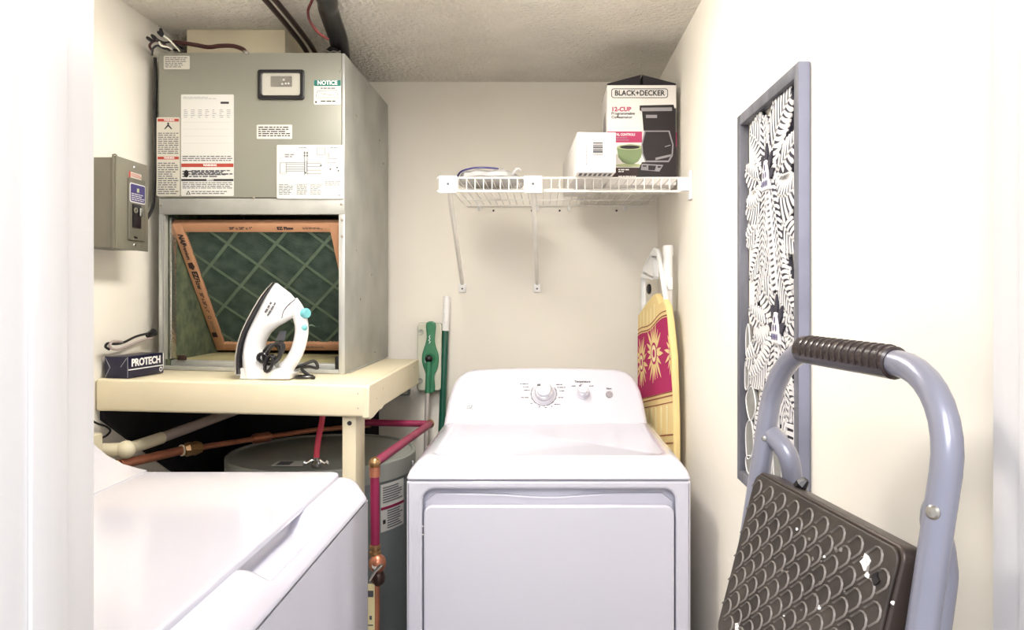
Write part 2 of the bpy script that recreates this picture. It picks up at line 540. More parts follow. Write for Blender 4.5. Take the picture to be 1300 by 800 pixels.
FM = frame((0, AY0 - .0062, 0), (1, 0, 0), (0, 0, 1))     # face of the access panel: local x = X, y = Z, z toward the viewer
def fq(u0, u1, v0, v1):
    a = P(u0, v1, AY0 - .006); b = P(u1, v0, AY0 - .006)
    return a.x, b.x, a.z, b.z
def sticker(u0, u1, v0, v1, m='label_white', r=.003, name='label_sticker', label=None):
    x0, x1, z0, z1 = fq(u0, u1, v0, v1)
    o = MB().prism(rrect(x0, x1, z0, z1, r, 3), .0001, .0007, FM).build(name, m, ah, label=label)
    return o, x0, x1, z0, z1
Z1 = .0008
# top left plate
s, x0, x1, z0, z1 = sticker(208, 241, 71, 88, 'label_dull')
mb = MB(); textlines(mb, x0 + .004, x1 - .004, z0 + .004, z1 - .003, 6, FM, Z1, .4); mb.build('printing', 'print_grey', s)
# tall rating label
s, x0, x1, z0, z1 = sticker(230, 297, 120, 249, label='tall white rating label with table and red warning band')
W = x1 - x0; H = z1 - z0
mb = MB()
textlines(mb, x0 + .006, x1 - .05, z1 - .014, z1 - .006, 2, FM, Z1, .35)
for i in range(7):
    textlines(mb, x0 + .008 + i * .0205, x0 + .019 + i * .0205, z1 - .068, z1 - .042, 5, FM, Z1, .35, False)
for i in range(5):
    mb.box(x0 + .006, x1 - .006, z1 - .06 - i * .02, z1 - .0596 - i * .02, Z1, Z1 + .0001, FM)
mb.build('printing', 'print_lightgrey', s)
mb = MB()
textlines(mb, x0 + .004, x1 - .004, z1 - H * .66, z1 - H * .60, 3, FM, Z1, .45)
textlines(mb, x0 + .004, x1 - .004, z1 - H * .82, z1 - H * .745, 3, FM, Z1, .5)
textlines(mb, x0 + .03, x1 - .004, z1 - H * .80, z1 - H * .74, 3, FM, Z1, .5)
textlines(mb, x0 + .004, x1 - .004, z1 - H * .93, z1 - H * .86, 4, FM, Z1, .45)
textlines(mb, x0 + .03, x1 - .02, z1 - H * .985, z1 - H * .945, 2, FM, Z1, .45)
mb.build('printing', 'print_grey', s)
mb = MB()
mb.box(x1 - .038, x1 - .014, z1 - .027, z1 - .021, Z1, Z1 + .0002, FM)
mb.box(x0 + .001, x1 - .001, z1 - H * .853, z1 - H * .832, Z1, Z1 + .0002, FM)
mb.shape([circle(x0 + .015, z1 - H * .78, .007, 12, .011)], Z1, Z1 + .0002, 0, FM)
mb.shape([[(x0 + .014, z1 - H * .985), (x0 + .021, z1 - H * .945), (x0 + .028, z1 - H * .985)], [(x0 + .0175, z1 - H * .98), (x0 + .021, z1 - H * .957), (x0 + .0245, z1 - H * .98)]], Z1, Z1 + .0002, 0, FM)
mb.build('printing', 'print_black', s)
MB().box(x0 + .001, x1 - .001, z1 - H * .715, z1 - H * .68, Z1, Z1 + .0002, FM).build('warning_band', 'print_red', s)
mb = MB().text('WARNING', .008, FM @ Matrix.Translation((x0 + W * .55, z1 - H * .6975, Z1 + .0005)), bold=.03)
mb.build('lettering', 'print_white', s)
mb = MB().text('SERVICE', .0055, FM @ Matrix.Translation((x0 + W * .55, z1 - H * .8425, Z1 + .0005)), bold=.03)
mb.build('lettering', 'print_white', s)
# narrow warning label
s, x0, x1, z0, z1 = sticker(199, 228.5, 149, 249, 'label_dull', label='narrow warning label with two red bands')
H = z1 - z0; W = x1 - x0
mb = MB()
textlines(mb, x0 + .004, x1 - .004, z1 - H * .47, z1 - H * .19, 11, FM, Z1, .45)
textlines(mb, x0 + .004, x1 - .004, z0 + .004, z1 - H * .57, 15, FM, Z1, .45); mb.build('printing', 'print_grey', s)
mb = MB().box(x0 + .003, x1 - .003, z1 - H * .055, z1 - H * .02, Z1, Z1 + .0002, FM)
mb.box(x0 + .003, x1 - .003, z1 - H * .535, z1 - H * .50, Z1, Z1 + .0002, FM).build('warning_band', 'print_red', s)
mb = MB()
cx = x0 + W * .5; cz = z1 - H * .115
mb.shape([circle(cx, cz + .008, .003, 10)], Z1, Z1 + .0002, 0, FM)
mb.prism([(cx - .012, cz - .008), (cx - .008, cz - .008), (cx, cz), (cx + .008, cz - .008), (cx + .012, cz - .008), (cx + .001, cz + .006), (cx - .001, cz + .006)], Z1, Z1 + .0002, FM)
mb.build('pictogram', 'print_black', s)
for k in (.0375, .5175):
    MB().text('WARNING', .0062, FM @ Matrix.Translation((cx + .003, z1 - H * k, Z1 + .0005)), bold=.03).build('lettering', 'print_white', s)
# small text label
s, x0, x1, z0, z1 = sticker(326, 371, 158.5, 176.5)
mb = MB(); textlines(mb, x0 + .005, x1 - .006, z0 + .006, z1 - .004, 5, FM, Z1, .5, True); mb.build('printing', 'print_black', s)
# notice label
s, x0, x1, z0, z1 = sticker(398.5, 433, 101.5, 133, r=.004)
H = z1 - z0; W = x1 - x0
MB().prism(rrect(x0 + .0005, x1 - .0005, z1 - H * .25, z1 - .0005, .003, 3), Z1, Z1 + .0002, FM).build('notice_band', 'print_teal', s)
MB().text('NOTICE', .0165, FM @ Matrix.Translation(((x0 + x1) / 2, z1 - H * .125, Z1 + .0005)), bold=.03, xs=.95).build('lettering', 'print_white', s)
mb = MB()
textlines(mb, x0 + .02, x1 - .016, z1 - H * .37, z1 - H * .31, 1, FM, Z1, .6, False)
textlines(mb, x0 + .02, x1 - .016, z1 - H * .90, z1 - H * .82, 1, FM, Z1, .6, False)
for a, b in (((x0 + .01, z1 - H * .45), (x1 - .012, z1 - H * .42)), ((x0 + .008, z1 - H * .72), (x1 - .008, z1 - H * .72)), ((x0 + .01, z1 - H * .45), (x0 + .006, z1 - H * .7)), ((x1 - .012, z1 - H * .42), (x1 - .008, z1 - H * .72)), ((x0 + .02, z1 - H * .55), (x1 - .02, z1 - H * .63))):
    mb.tube([(*a, Z1), (*b, Z1)], .0004, 4, FM)
mb.box(x0 + .004, x0 + .009, z0 + .005, z0 + .010, Z1, Z1 + .0002, FM)
mb.build('printing', 'print_black', s)
# wiring diagram
s, x0, x1, z0, z1 = sticker(351.5, 436.5, 184, 252.5, label='white wiring diagram sheet')
H = z1 - z0; W = x1 - x0
def wp(a, b): return (x0 + a * W, z1 - b * H, Z1)
mb = MB()
for a, b, c, d in ((.05, .33, .14, .53), (.60, .06, .72, .18), (.42, .30, .45, .5)):
    pts = [wp(a, b), wp(c, b), wp(c, d), wp(a, d)]
    mb.tube(pts, .0007, 4, FM, closed=True)
for y in (.33, .36, .40, .43, .46, .49):
    mb.tube([wp(.14, y), wp(.2 + random.random() * .2, y), wp(.42, y)], .0006, 4, FM)
for x in (.415, .455):
    mb.tube([wp(x, .12), wp(x, .56)], .0008, 4, FM)
for y in (.34, .47):
    mb.tube([wp(.46, y), wp(.66, y), wp(.66, y + .06), wp(.46, y + .06)], .0007, 4, FM)
mb.tube([wp(.76, .15), wp(.76, .33), wp(.88, .33)], .0007, 4, FM)
mb.tube([wp(.78, .15), wp(.78, .26), wp(.90, .26)], .0007, 4, FM)
for cx, cy in ((.415, .15), (.455, .15), (.415, .2), (.455, .2), (.43, .52), (.66, .38), (.9, .42), (.92, .48), (.8, .45)):
    mb.shape([circle(x0 + cx * W, z1 - cy * H, .0028, 10)], Z1, Z1 + .0002, 0, FM)
textlines(mb, x0 + W * .03, x0 + W * .24, z1 - H * .93, z1 - H * .72, 7, FM, Z1, .4)
textlines(mb, x0 + W * .30, x0 + W * .46, z1 - H * .93, z1 - H * .72, 8, FM, Z1, .4)
textlines(mb, x0 + W * .50, x0 + W * .68, z1 - H * .93, z1 - H * .72, 8, FM, Z1, .35)
textlines(mb, x0 + W * .72, x0 + W * .95, z1 - H * .76, z1 - H * .67, 3, FM, Z1, .4)
textlines(mb, x0 + W * .33, x0 + W * .45, z1 - H * .06, z1 - H * .04, 1, FM, Z1, .6)
textlines(mb, x0 + W * .80, x0 + W * .92, z1 - H * .06, z1 - H * .04, 1, FM, Z1, .6)
textlines(mb, x0 + W * .12, x0 + W * .26, z1 - H * .24, z1 - H * .16, 2, FM, Z1, .4)
mb.build('diagram_lines', 'print_grey', s)
mb = MB()
mb.box(x1 - .016, x1 - .010, z0 + .008, z0 + .013, Z1, Z1 + .0002, FM)
for x in (.26, .48, .70):
    mb.box(x0 + W * x, x0 + W * x + .0004, z0 + .004, z1 - H * .67, Z1, Z1 + .0001, FM)
mb.box(x0 + .004, x1 - .004, z1 - H * .66, z1 - H * .657, Z1, Z1 + .0001, FM)
mb.build('printing', 'print_lightgrey', s)
# sight window over the control board
x0, x1, z0, z1 = fq(328, 387, 89, 127)
b = MB().shape([rrect(x0, x1, z0, z1, .007), rrect(x0 + .012, x1 - .012, z0 + .012, z1 - .010, .006)], 0, .008, .0025, FM).build('window_bezel', 'black_plastic', ah)
MB().prism(rrect(x0 + .010, x1 - .010, z0 + .010, z1 - .008, .004), .0002, .0012, FM).build('control_board', 'label_dull', b)
xx0, xx1, zz0, zz1 = fq(344, 371, 97, 110.5)
MB().prism(rrect(xx0, xx1, zz0, zz1, .002), .0014, .003, FM).build('circuit_board', 'circuit', b)
mb = MB()
for a, c in ((.62, .65), (.72, .3), (.55, .25), (.85, .3)):
    mb.shape([circle(xx0 + a * (xx1 - xx0), zz0 + c * (zz1 - zz0), .003, 10)], .003, .0045, 0, FM)
mb.build('component', 'label_white', b)
x0, x1, z0, z1 = fq(331, 384, 92, 121)
MB().shape([rrect(x0, x1, z0, z1, .010), ], .0046, .0075, .0012, FM).build('window_pane', 'clear_plastic', b)

# ------------------------------------------------------------------ air filter leaning inside the slot
FW, FL = .490, .5
ft = Vector((-1.0905, 2.196, 1.522))
fd = Vector((0, .31, -.395)).normalized()
FF = frame(ft, (1, 0, 0), -fd)          # local x right, y up the slope (0 .. -FL), z toward the room
fl = thing('air_filter', 'cardboard framed green air filter leaning in the open cabinet slot', 'air filter', tuple(ft + fd * FL + Vector((FW / 2, 0, 0))))
bar = .030
MB().box(0, FW, -bar, 0, -.022, 0, FF).build('frame_bar', 'cardboard', fl, .0015)
MB().box(0, FW, -FL, -FL + bar, -.022, 0, FF).build('frame_bar', 'cardboard', fl, .0015)
MB().box(0, bar, -FL + .001, -.001, -.0225, .0006, FF).build('frame_bar', 'cardboard', fl, .0015)
MB().box(FW - bar, FW, -FL + .001, -.001, -.0225, .0006, FF).build('frame_bar', 'cardboard', fl, .0015)
# pleated media: fine slanting ridges
def clip_poly(poly, f):
    """keep the part of the polygon where f(x, y) >= 0"""
    out = []
    for i in range(len(poly)):
        a, b = poly[i], poly[(i + 1) % len(poly)]
        fa, fb = f(*a), f(*b)
        if fa >= 0: out.append(a)
        if (fa >= 0) != (fb >= 0):
            t = fa / (fa - fb); out.append((a[0] + (b[0] - a[0]) * t, a[1] + (b[1] - a[1]) * t))
    return out
RX0, RX1, RY0, RY1 = .029, FW - .029, -FL + .029, -.029
def rclip(poly):
    for f in (lambda x, y: x - RX0, lambda x, y: RX1 - x, lambda x, y: y - RY0, lambda x, y: RY1 - y):
        if len(poly) < 3: return []
        poly = clip_poly(poly, f)
    return poly
ga = math.radians(-32); gx, gy = math.cos(ga), math.sin(ga); hx, hy = -gy, gx
mb = MB(); step = .0036
zz = lambda w: -.012 + .0016 * (1 if int(round((w + 5) / step)) % 2 else -1)
for i in range(-110, 110):
    w0 = i * step; w1 = w0 + step
    q = rclip([(FW / 2 + hx * w + gx * l, -FL / 2 + hy * w + gy * l) for w, l in ((w0, -.5), (w0, .5), (w1, .5), (w1, -.5))])
    if len(q) < 3: continue
    vs = []
    for x, y in q:
        w = (x - FW / 2) * hx + (y + FL / 2) * hy
        t = (w - w0) / step
        sg = 1 if i % 2 else -1
        vs.append((x, y, -.012 + .0016 * (sg if t < .5 else -sg)))
    mb.add(vs, [tuple(range(len(q)))], FF)
mb.box(.028, FW - .028, -FL + .028, -.028, -.020, -.017, FF)
mb.build('filter_media', 'filter_media', fl, smooth=False)
for sgn in (1, -1):
    for k in range(-4, 5):
        off = FW / 2 + k * .145 + (.03 if sgn > 0 else .055)
        hw_ = .0065
        q = rclip([(off - .5 - hw_, -FL / 2 - sgn * .55), (off - .5 + hw_, -FL / 2 - sgn * .55), (off + .5 + hw_, -FL / 2 + sgn * .55), (off + .5 - hw_, -FL / 2 + sgn * .55)])
        if len(q) < 3: continue
        MB().prism(q, -.0100, -.0088 if sgn > 0 else -.0091, FF).build('scrim_band', 'scrim_wire', fl)
def ftext(s, size, x, y, rot=-90, m='print_black', bold=.02, xs=1.0, shear=0.0):
    M = FF @ Matrix.Translation((x, y, .0012)) @ Matrix.Rotation(math.radians(rot), 4, 'Z')
    MB().text(s, size, M, 'CENTER', .0003, bold, xs, shear).build('lettering', m, fl)
ftext('NAF', .020, .016, -.055, bold=.05, shear=.2)
ftext('Premium', .016, .016, -.10)
MB().prism([(.008, -.142), (.022, -.138), (.026, -.155), (.018, -.168), (.008, -.16)], .0007, .0012, FF).build('logo_mark', 'box_brown', fl)
ftext('EZ', .022, .018, -.185, bold=.05)
ftext('Flow', .022, .018, -.22)
ftext('20" x 20" x 1"', .014, .016, -.295)
MB().shape([circle(.016, -.355, .006, 14), circle(.016, -.355, .0045, 14)], .0007, .0012, 0, FF).build('logo_mark', 'print_black', fl)
mb = MB(); textlines(mb, -.43, -.37, -.021, -.011, 3, FF @ Matrix.Rotation(0, 4, 'Z') @ Matrix(((0, -1, 0, 0), (1, 0, 0, 0), (0, 0, 1, 0), (0, 0, 0, 1))), .0007, .4)
mb.build('printing', 'print_grey', fl)
MB().prism(rrect(.004, .02, -.44, -.42, .001, 2), .0007, .0012, FF).build('ink_block', 'box_brown', fl)
ftext('20" x 20" x 1"', .012, .20, -.016, 0)
ftext('EZ Flow', .014, .33, -.016, 0, bold=.04)
mb = MB(); textlines(mb, .38, .44, -.020, -.012, 2, FF, .0003, .45); mb.build('printing', 'print_black', fl)
ftext('NAF', .014, .09, -FL + .016, 0, bold=.05, shear=.2)
mb = MB(); textlines(mb, .30, .36, -FL + .010, -FL + .020, 2, FF, .0003, .45); mb.build('printing', 'print_grey', fl)

# ------------------------------------------------------------------ pipes and cables on top of the air handler
for x, off, lab in ((-.743, 0, 'dark copper pipe under ceiling nearer the duct collar'), (-.717, .01, 'dark copper pipe under ceiling nearer the black insulated line')):
    pts = smoothpath([(x, 2.40, AZ1 + .001), (x, 2.38, AZ1 + .045), (x, 2.33, AZ1 + .066), (x + .001, 2.2, AZ1 + .078), (x + .004, 1.95, AZ1 + .086), (x + .01, 1.40, AZ1 + .088)], 6)
    tag(MB().tube(pts, .0075, 10).build('copper_line', 'dark_pipe'), lab, 'pipe', 'refrigerant pipes')
ins = thing('insulated_line', 'thick black insulated refrigerant line bending up from air handler top', 'pipe', (-.60, 2.25, AZ1))
pts = smoothpath([(-.606, 2.24, AZ1 + .002), (-.603, 2.22, AZ1 + .022), (-.596, 2.17, AZ1 + .045), (-.592, 2.10, AZ1 + .066), (-.584, 2.03, AZ1 + .077), (-.568, 1.95, AZ1 + .079), (-.55, 1.7, AZ1 + .080)], 6)
MB().tube(pts, [.027] * len(pts), 16).build('insulation_tube', 'black_gloss', ins)
pts = smoothpath([(-.632, 2.19, AZ1 + .001), (-.628, 2.185, AZ1 + .012), (-.615, 2.18, AZ1 + .018), (-.600, 2.18, AZ1 + .018)], 5)
MB().tube(pts, .008, 8).build('wrap_end', 'black_gloss', ins)
MB().tube([(-.638 + .01 * i, 2.172 - .001 * (i % 2), AZ1 + .004 + .004 * (i % 2)) for i in range(6)], .003, 6).build('tape_fold', 'steel', ins)
pts = smoothpath([P(417, 50, 2.10), P(405, 42, 2.08), P(394, 28, 2.06), P(391, 14, 2.05), P(396, 0, 2.04), P(400, -20, 2.0)], 6)
pts = [Vector((p.x, p.y, min(p.z, ZC - .006))) for p in pts]
tag(MB().tube(pts, .0036, 8).build('control_cable', 'wire_red'), 'thin reddish control wire looping beside the black insulated line', 'cable')

cb = thing('wire_splice', 'bundle of capped black and white wires at left wall corner', 'cable', (-1.10, 2.1, 1.99))
def wire(pts, r, m, parent, name='wire'):
    return MB().tube(smoothpath(pts, 6), r, 8).build(name, m, parent)
yy = 2.12
wire([P(228, 65, yy + .05), P(222, 58, yy), P(214, 50, yy - .02), P(206, 44, yy - .03)], .0025, 'wire_white', cb)
wire([P(221, 65, yy + .05), P(214, 60, yy), P(205, 58, yy - .02), P(202, 53, yy - .02)], .0025, 'wire_white', cb)
wire([P(232, 62, yy + .06), P(218, 54, yy + .01), P(208, 54, yy), P(200, 50, yy - .02), P(196, 46, yy - .02)], .003, 'black_rubber', cb)
wire([P(226, 64, yy + .06), P(210, 62, yy), P(200, 58, yy - .02), P(194, 62, yy - .02), P(193, 70, yy)], .003, 'black_rubber', cb)
wire([P(215, 64, yy + .05), P(206, 54, yy), P(196, 52, yy - .02), P(190, 58, yy - .01), P(194, 66, yy)], .0035, 'wire_brown', cb)
for u0, v0, u1, v1 in ((206, 45, 203.5, 36), (207, 46, 200, 40), (199, 51, 192, 44), (194, 53, 186, 47)):
    a = P(u0, v0, yy - .03); b = P(u1, v1, yy - .035)
    MB().tube([a, a.lerp(b, .15), a.lerp(b, .8), b], [.0035, .0055, .0048, .003], 8).build('wire_nut', 'black_plastic', cb)
a = P(222, 54, 2.16)
pts = smoothpath([(-1.085, 2.20, 2.052), (-1.062, 2.20, 2.050), (-1.02, 2.2, 2.044), (-.98, 2.195, 2.036), (-.945, 2.19, 2.038), (-.905, 2.185, 2.036), (-.873, 2.175, 2.024), (-.862, 2.168, 2.013)], 6)
bc = thing('power_cable', 'dark sheathed cable lying over the front top edge of air handler', 'cable', (-.95, 2.19, 2.02))
MB().tube(pts, .0062, 10).build('sheath', 'wire_brown', bc)
MB().tube([(-.866, 2.168, 2.016), (-.858, 2.163, 2.010), (-.850, 2.161, 2.008)], [.004, .005, .003], 8).build('clamp', 'steel', bc)
# dark cable that drops beside the cabinet to the breaker box
pts = smoothpath([(-1.128, 2.18, 2.0), (-1.126, 2.18, 1.93), (-1.128, 2.18, 1.84), (-1.125, 2.18, 1.75), (-1.128, 2.175, 1.62), (-1.127, 2.16, 1.56), (-1.125, 2.10, 1.51), (-1.12, 2.03, 1.492)], 6)
vc = thing('drop_cable', 'black cable running down the gap between left wall and air handler', 'cable', (-1.12, 2.1, 1.5))
MB().tube(pts, .005, 8).build('sheath', 'black_rubber', vc)
MB().tube([(-1.118, 2.04, 1.492), (-1.112, 2.025, 1.49), (-1.105, 2.016, 1.487)], [.011, .011, .009], 10).build('connector', 'black_plastic', vc)

# ------------------------------------------------------------------ breaker box on the left wall
BX0, BX1 = XL + .001, -1.060
BY0, BY1, BZ0, BZ1 = 1.868, 2.012, 1.430, 1.660
bk = thing('breaker_box', 'small grey metal breaker box mounted on the left wall', 'breaker box', (-1.1, 1.92, BZ0))
bx('box_body', 'breaker_grey', bk, BX0, BX1 - .004, BY0 + .001, BY1 - .001, BZ0 + .003, BZ1 - .003, .002)
bx('cover', 'breaker_edge', bk, BX1 - .0035, BX1, BY0 - .003, BY1 + .002, BZ0, BZ1, .002)
bx('cover_edge', 'breaker_grey', bk, BX1 - .012, BX1 - .0036, BY0 - .003, BY0 + .0005, BZ0, BZ1, .001)
BM = frame((BX1, 0, 0), (0, 1, 0), (0, 0, 1))    # local x = Y, y = Z, z = +X
cy = (BY0 + BY1) / 2
MB().shape([rrect(BY0 + .045, BY1 - .02, BZ0 + .025, BZ1 - .045, .004)], 0, .004, .002, BM).build('door_panel', 'breaker_grey', bk)
ob = MB().prism(rrect(BY0 + .048, BY1 - .022, BZ1 - .108, BZ1 - .058, .006), .0042, .0048, BM).build('rating_label', 'label_white', bk)
MB().prism(rrect(BY0 + .051, BY1 - .025, BZ1 - .105, BZ1 - .061, .004), .005, .0053, BM).build('label_field', 'print_blue', ob)
mb = MB().box(BY0 + .08, BY0 + .09, BZ1 - .08, BZ1 - .07, .0054, .0057, BM); mb.build('logo_square', 'cup_rim', ob)
mb = MB(); textlines(mb, BY0 + .054, BY1 - .028, BZ1 - .103, BZ1 - .083, 4, BM, .0055, .4); mb.build('printing', 'label_white', ob)
ob = MB().prism(rrect(BY0 + .05, BY1 - .034, BZ1 - .046, BZ1 - .030, .001, 2), .0002, .0007, BM).build('warning_sticker', 'label_dull', bk)
mb = MB().box(BY0 + .05, BY0 + .058, BZ1 - .046, BZ1 - .030, .0008, .001, BM); textlines(mb, BY0 + .06, BY1 - .036, BZ1 - .042, BZ1 - .032, 3, BM, .0008, .5)
mb.build('printing', 'print_red', ob)
MB().box(BY0 + .060, BY0 + .098, BZ0 + .058, BZ1 - .112, .0042, .007, BM).build('breaker_slot', 'black_plastic', bk)
MB().shape([circle(BY0 + .068, BZ1 - .128, .0075, 14), circle(BY0 + .068, BZ1 - .128, .004, 14)], .0072, .011, .001, BM).build('breaker_ring', 'breaker_edge', bk)
MB().shape([rrect(BY0 + .082, BY0 + .094, BZ1 - .142, BZ1 - .12, .004)], .0072, .014, .002, BM).build('breaker_toggle', 'steel', bk)
MB().box(BY0 + .068, BY0 + .082, BZ0 + .031, BZ0 + .035, .0042, .006, BM).build('latch_slot', 'black_plastic', bk)
for z in (BZ0 + .014, BZ1 - .016):
    screw(bk, (BX1, cy + .004, z), .004, (1, 0, 0), 'chrome')
MB().tube([(BX1 - .01, BY0 - .004, BZ1 + .001), (BX1 - .004, BY0 - .004, BZ1 + .003), (BX1 + .001, BY0 - .004, BZ1)], .002, 6).build('cover_tab', 'breaker_edge', bk)
# loose cord hanging on the wall below
lc = thing('loose_cord', 'folded tan and black cord sticking out beside air handler above small navy box', 'cable', (-1.10, 2.0, 1.17))
wire([(-1.128, 2.155, 1.206), (-1.128, 2.08, 1.200), (-1.128, 2.02, 1.188), (-1.128, 1.98, 1.186), (-1.128, 1.945, 1.190), (-1.128, 1.935, 1.182), (-1.128, 1.95, 1.174)], .0034, 'black_rubber', lc, 'black_lead')
wire([(-1.122, 2.15, 1.192), (-1.122, 2.08, 1.186), (-1.122, 2.02, 1.176), (-1.122, 1.98, 1.172), (-1.122, 1.95, 1.177), (-1.122, 1.944, 1.187), (-1.122, 1.96, 1.194), (-1.122, 2.0, 1.190)], .0034, 'pvc_grey', lc, 'tan_lead')
MB().tube([(-1.125, 2.165, 1.207), (-1.125, 2.135, 1.199)], [.012, .007], 8).build('cord_boot', 'black_rubber', lc)

# ------------------------------------------------------------------ small navy carton on the platform
c0 = Vector((-1.128, 1.990, ZP)); 
ca = math.radians(20)
# near corner and long side running right and back
N0 = Vector((-1.0795, 1.950, zp(-1.0795) + .0016))
ex = Vector((.135, .99, 0)).normalized(); ez = Vector((0, 0, 1))
BL, BWd, BH = .145, .066, .056
px = thing('parts_carton', 'small dark navy carton printed PROTECH lying on the platform', 'carton', tuple(N0 + ex * BL / 2))
FMX = frame(N0, ex, ez)                 # long face
MB().box(0, BL, 0, BH, -BWd, 0, FMX).build('carton_body', 'box_navy', px, .0012)
mb = MB().text('PROTECH', .027, FMX @ Matrix.Translation((BL * .5, BH * .68, .0006)), bold=.035, xs=.98)
mb.box(.002, BL - .002, BH * .36, BH * .41, .0002, .0008, FMX)
mb.box(BL - .0025, BL - .0005, .012, BH - .001, .0002, .0008, FMX)
mb.shape([circle(BL - .012, .011, .0065, 14), circle(BL - .012, .011, .004, 14)], .0002, .0008, 0, FMX)
mb.build('lettering', 'print_white', px)
ey = Vector((-ex.y, ex.x, 0))
FME = frame(N0 + ey * BWd, -ey, ez)     # end face
mb = MB()
for a, b in (((.002, BH - .002), (.016, BH * .5)), ((.002, .002), (.016, BH * .5)), ((BWd - .003, BH - .004), (BWd - .02, BH * .52))):
    mb.tube([(*a, .0005), (*b, .0005)], .0008, 5, FME)
mb.tube([(BWd, .001, .0004), (BWd, BH - .001, .0004)], .0007, 5, FME)
mb.build('fold_edge', 'print_lightgrey', px)

# ------------------------------------------------------------------ clothes iron standing on its heel
YI = 2.035; KI = YI / F_PX
IO = Vector((P(343, 483, YI).x, YI, zp(P(311, 483, YI).x) + .0005))
def ip(u, v, d=0.0):
    return IO + Vector(((u - 343) * KI, d, (483 - v) * KI))
ir = thing('clothes_iron', 'white steam iron with teal dial standing on its heel', 'iron', tuple(IO))
def lerp_tab(tab, x):
    for (a, b), (c, d) in zip(tab, tab[1:]):
        if a <= x <= c: return b + (d - b) * (x - a) / (c - a)
    return tab[0][1] if x < tab[0][0] else tab[-1][1]
Lt = [(363, 349.5), (370, 344.5), (380, 338.5), (395, 331), (410, 324), (425, 318), (440, 314), (455, 312), (470, 312), (482.5, 313)]
Rt = [(363, 352), (370, 361), (376, 369), (386, 377), (396, 379), (405, 374), (412, 364), (418, 352), (426, 343), (436, 337), (446, 335), (456, 337), (464, 342), (472, 350), (482.5, 360)]
Dt = [(363, .004), (370, .014), (380, .024), (395, .033), (410, .040), (430, .047), (455, .050), (482.5, .050)]
rings = []
for i in range(41):
    v = 363 + (482.5 - 363) * i / 40
    L, R, D = lerp_tab(Lt, v), lerp_tab(Rt, v), lerp_tab(Dt, v)
    w = (R - L) * KI
    ring = []
    for k in range(20):
        a = 2 * PI * k / 20
        ca_, sa_ = math.cos(a), math.sin(a)
        q = lambda s, e: math.copysign(abs(s) ** e, s)
        # broad flat side on the sole, narrowing towards the handle side
        fx = .5 + .5 * q(ca_, .7)
        dep = D * q(sa_, .6) * (1 - .45 * fx)
        ring.append(ip(L, v) + Vector((fx * w, dep, 0)))
    rings.append(ring)
MB().loft(rings[::-1]).build('body_shell', 'iron_white', ir, angle=60)
# handle: thick bowed grip from nose to heel
hp = [(370, 387), (377, 397), (382, 411), (383, 425), (380, 441), (375, 454), (368, 465), (360, 473)]
pts = smoothpath([ip(u, v) for u, v in hp], 5)
rad = [.0195 - .0015 * math.sin(PI * i / (len(pts) - 1)) - (.004 if i == len(pts) - 1 else 0) for i in range(len(pts))]

MB().tube(pts, rad, 14).build('handle', 'iron_white', ir)
hb = [((u - 343) * KI, (483 - v) * KI) for u, v in ((311.5, 483), (373, 483), (375, 476), (366, 469), (345, 472), (312, 469))]
MB().shape([hb], -.040, .040, .003, frame(IO, (1, 0, 0), (0, 0, 1))).build('heel_rest', 'iron_white', ir)
# sole plate: thin curved slab along the left edge
rings = []
for i in range(31):
    v = 362.5 + (478 - 362.5) * i / 30
    L, D = lerp_tab(Lt, v), lerp_tab(Dt, v) + .003
    ring = []
    for dx, dd in ((-.0085, -D * .96), (-.0085, D * .96), (-.0005, D), (-.0005, -D)):
        ring.append(ip(L, v) + Vector((dx, dd, 0)))
    rings.append(ring)
MB().loft(rings).build('sole_plate', 'steel', ir)
rings = []
for i in range(31):
    v = 362.5 + (476 - 362.5) * i / 30
    L, D = lerp_tab(Lt, v), lerp_tab(Dt, v) + .005
    rings.append([ip(L, v) + Vector((dx, dd, 0)) for dx, dd in ((-.004, -D), (-.004, D), (.0015, D), (.0015, -D))])
MB().loft(rings).build('sole_skirt', 'black_plastic', ir)
# dial and steam button on the handle nose
Mdial = frame(ip(388, 400) + Vector((.002, -.012, 0)), (0, 0, 1), (.55, .83, 0))
Mdial = frame(ip(386.5, 401, -.006), (.25, .45, 0), (0, 0, 1))
MB().lathe([(.0135, 0), (.0135, .012), (.0115, .015), (.004, .0155)], 18, Mdial).build('dial', 'iron_teal', ir)
MB().sphere(tuple(ip(387.5, 419, -.010)), .0085, 12, 8, (1.05, 1, 1.15)).build('steam_button', 'iron_teal', ir)
MB().tube([ip(391, 417), ip(396, 416), ip(400, 418)], [.0015, .0015, .0008], 6).build('thread', 'scrim_wire', ir)
IFM = frame(ip(343, 483, -.0395), (1, 0, 0), (0, 0, 1))
# body seam, water window and printed words
MB().tube(smoothpath([ip(377.5, 383, -.016), ip(370, 390, -.022), ip(364, 398, -.024), ip(362, 407, -.026)], 5), .0012, 6).build('seam', 'print_grey', ir)
MB().shape([[((u - 343) * KI, (483 - v) * KI) for u, v in ((348, 436), (359, 436), (362, 424), (353, 424))]], -.001, .001, 0, frame(ip(343, 483, .012), (1, 0, 0), (0, 0, 1))).build('water_gauge', 'print_grey', ir)
mb = MB()
Mt = frame(ip(346, 394, -.0345), (.52, 0, .85), (-.85, -.25, .52))
textlines(mb, -.014, .018, -.003, .003, 1, Mt, .0002, .8, False, .002)
textlines(mb, -.018, .022, -.012, -.007, 1, Mt, -.001, .8, False, .003)
mb.build('printing', 'print_grey', ir)
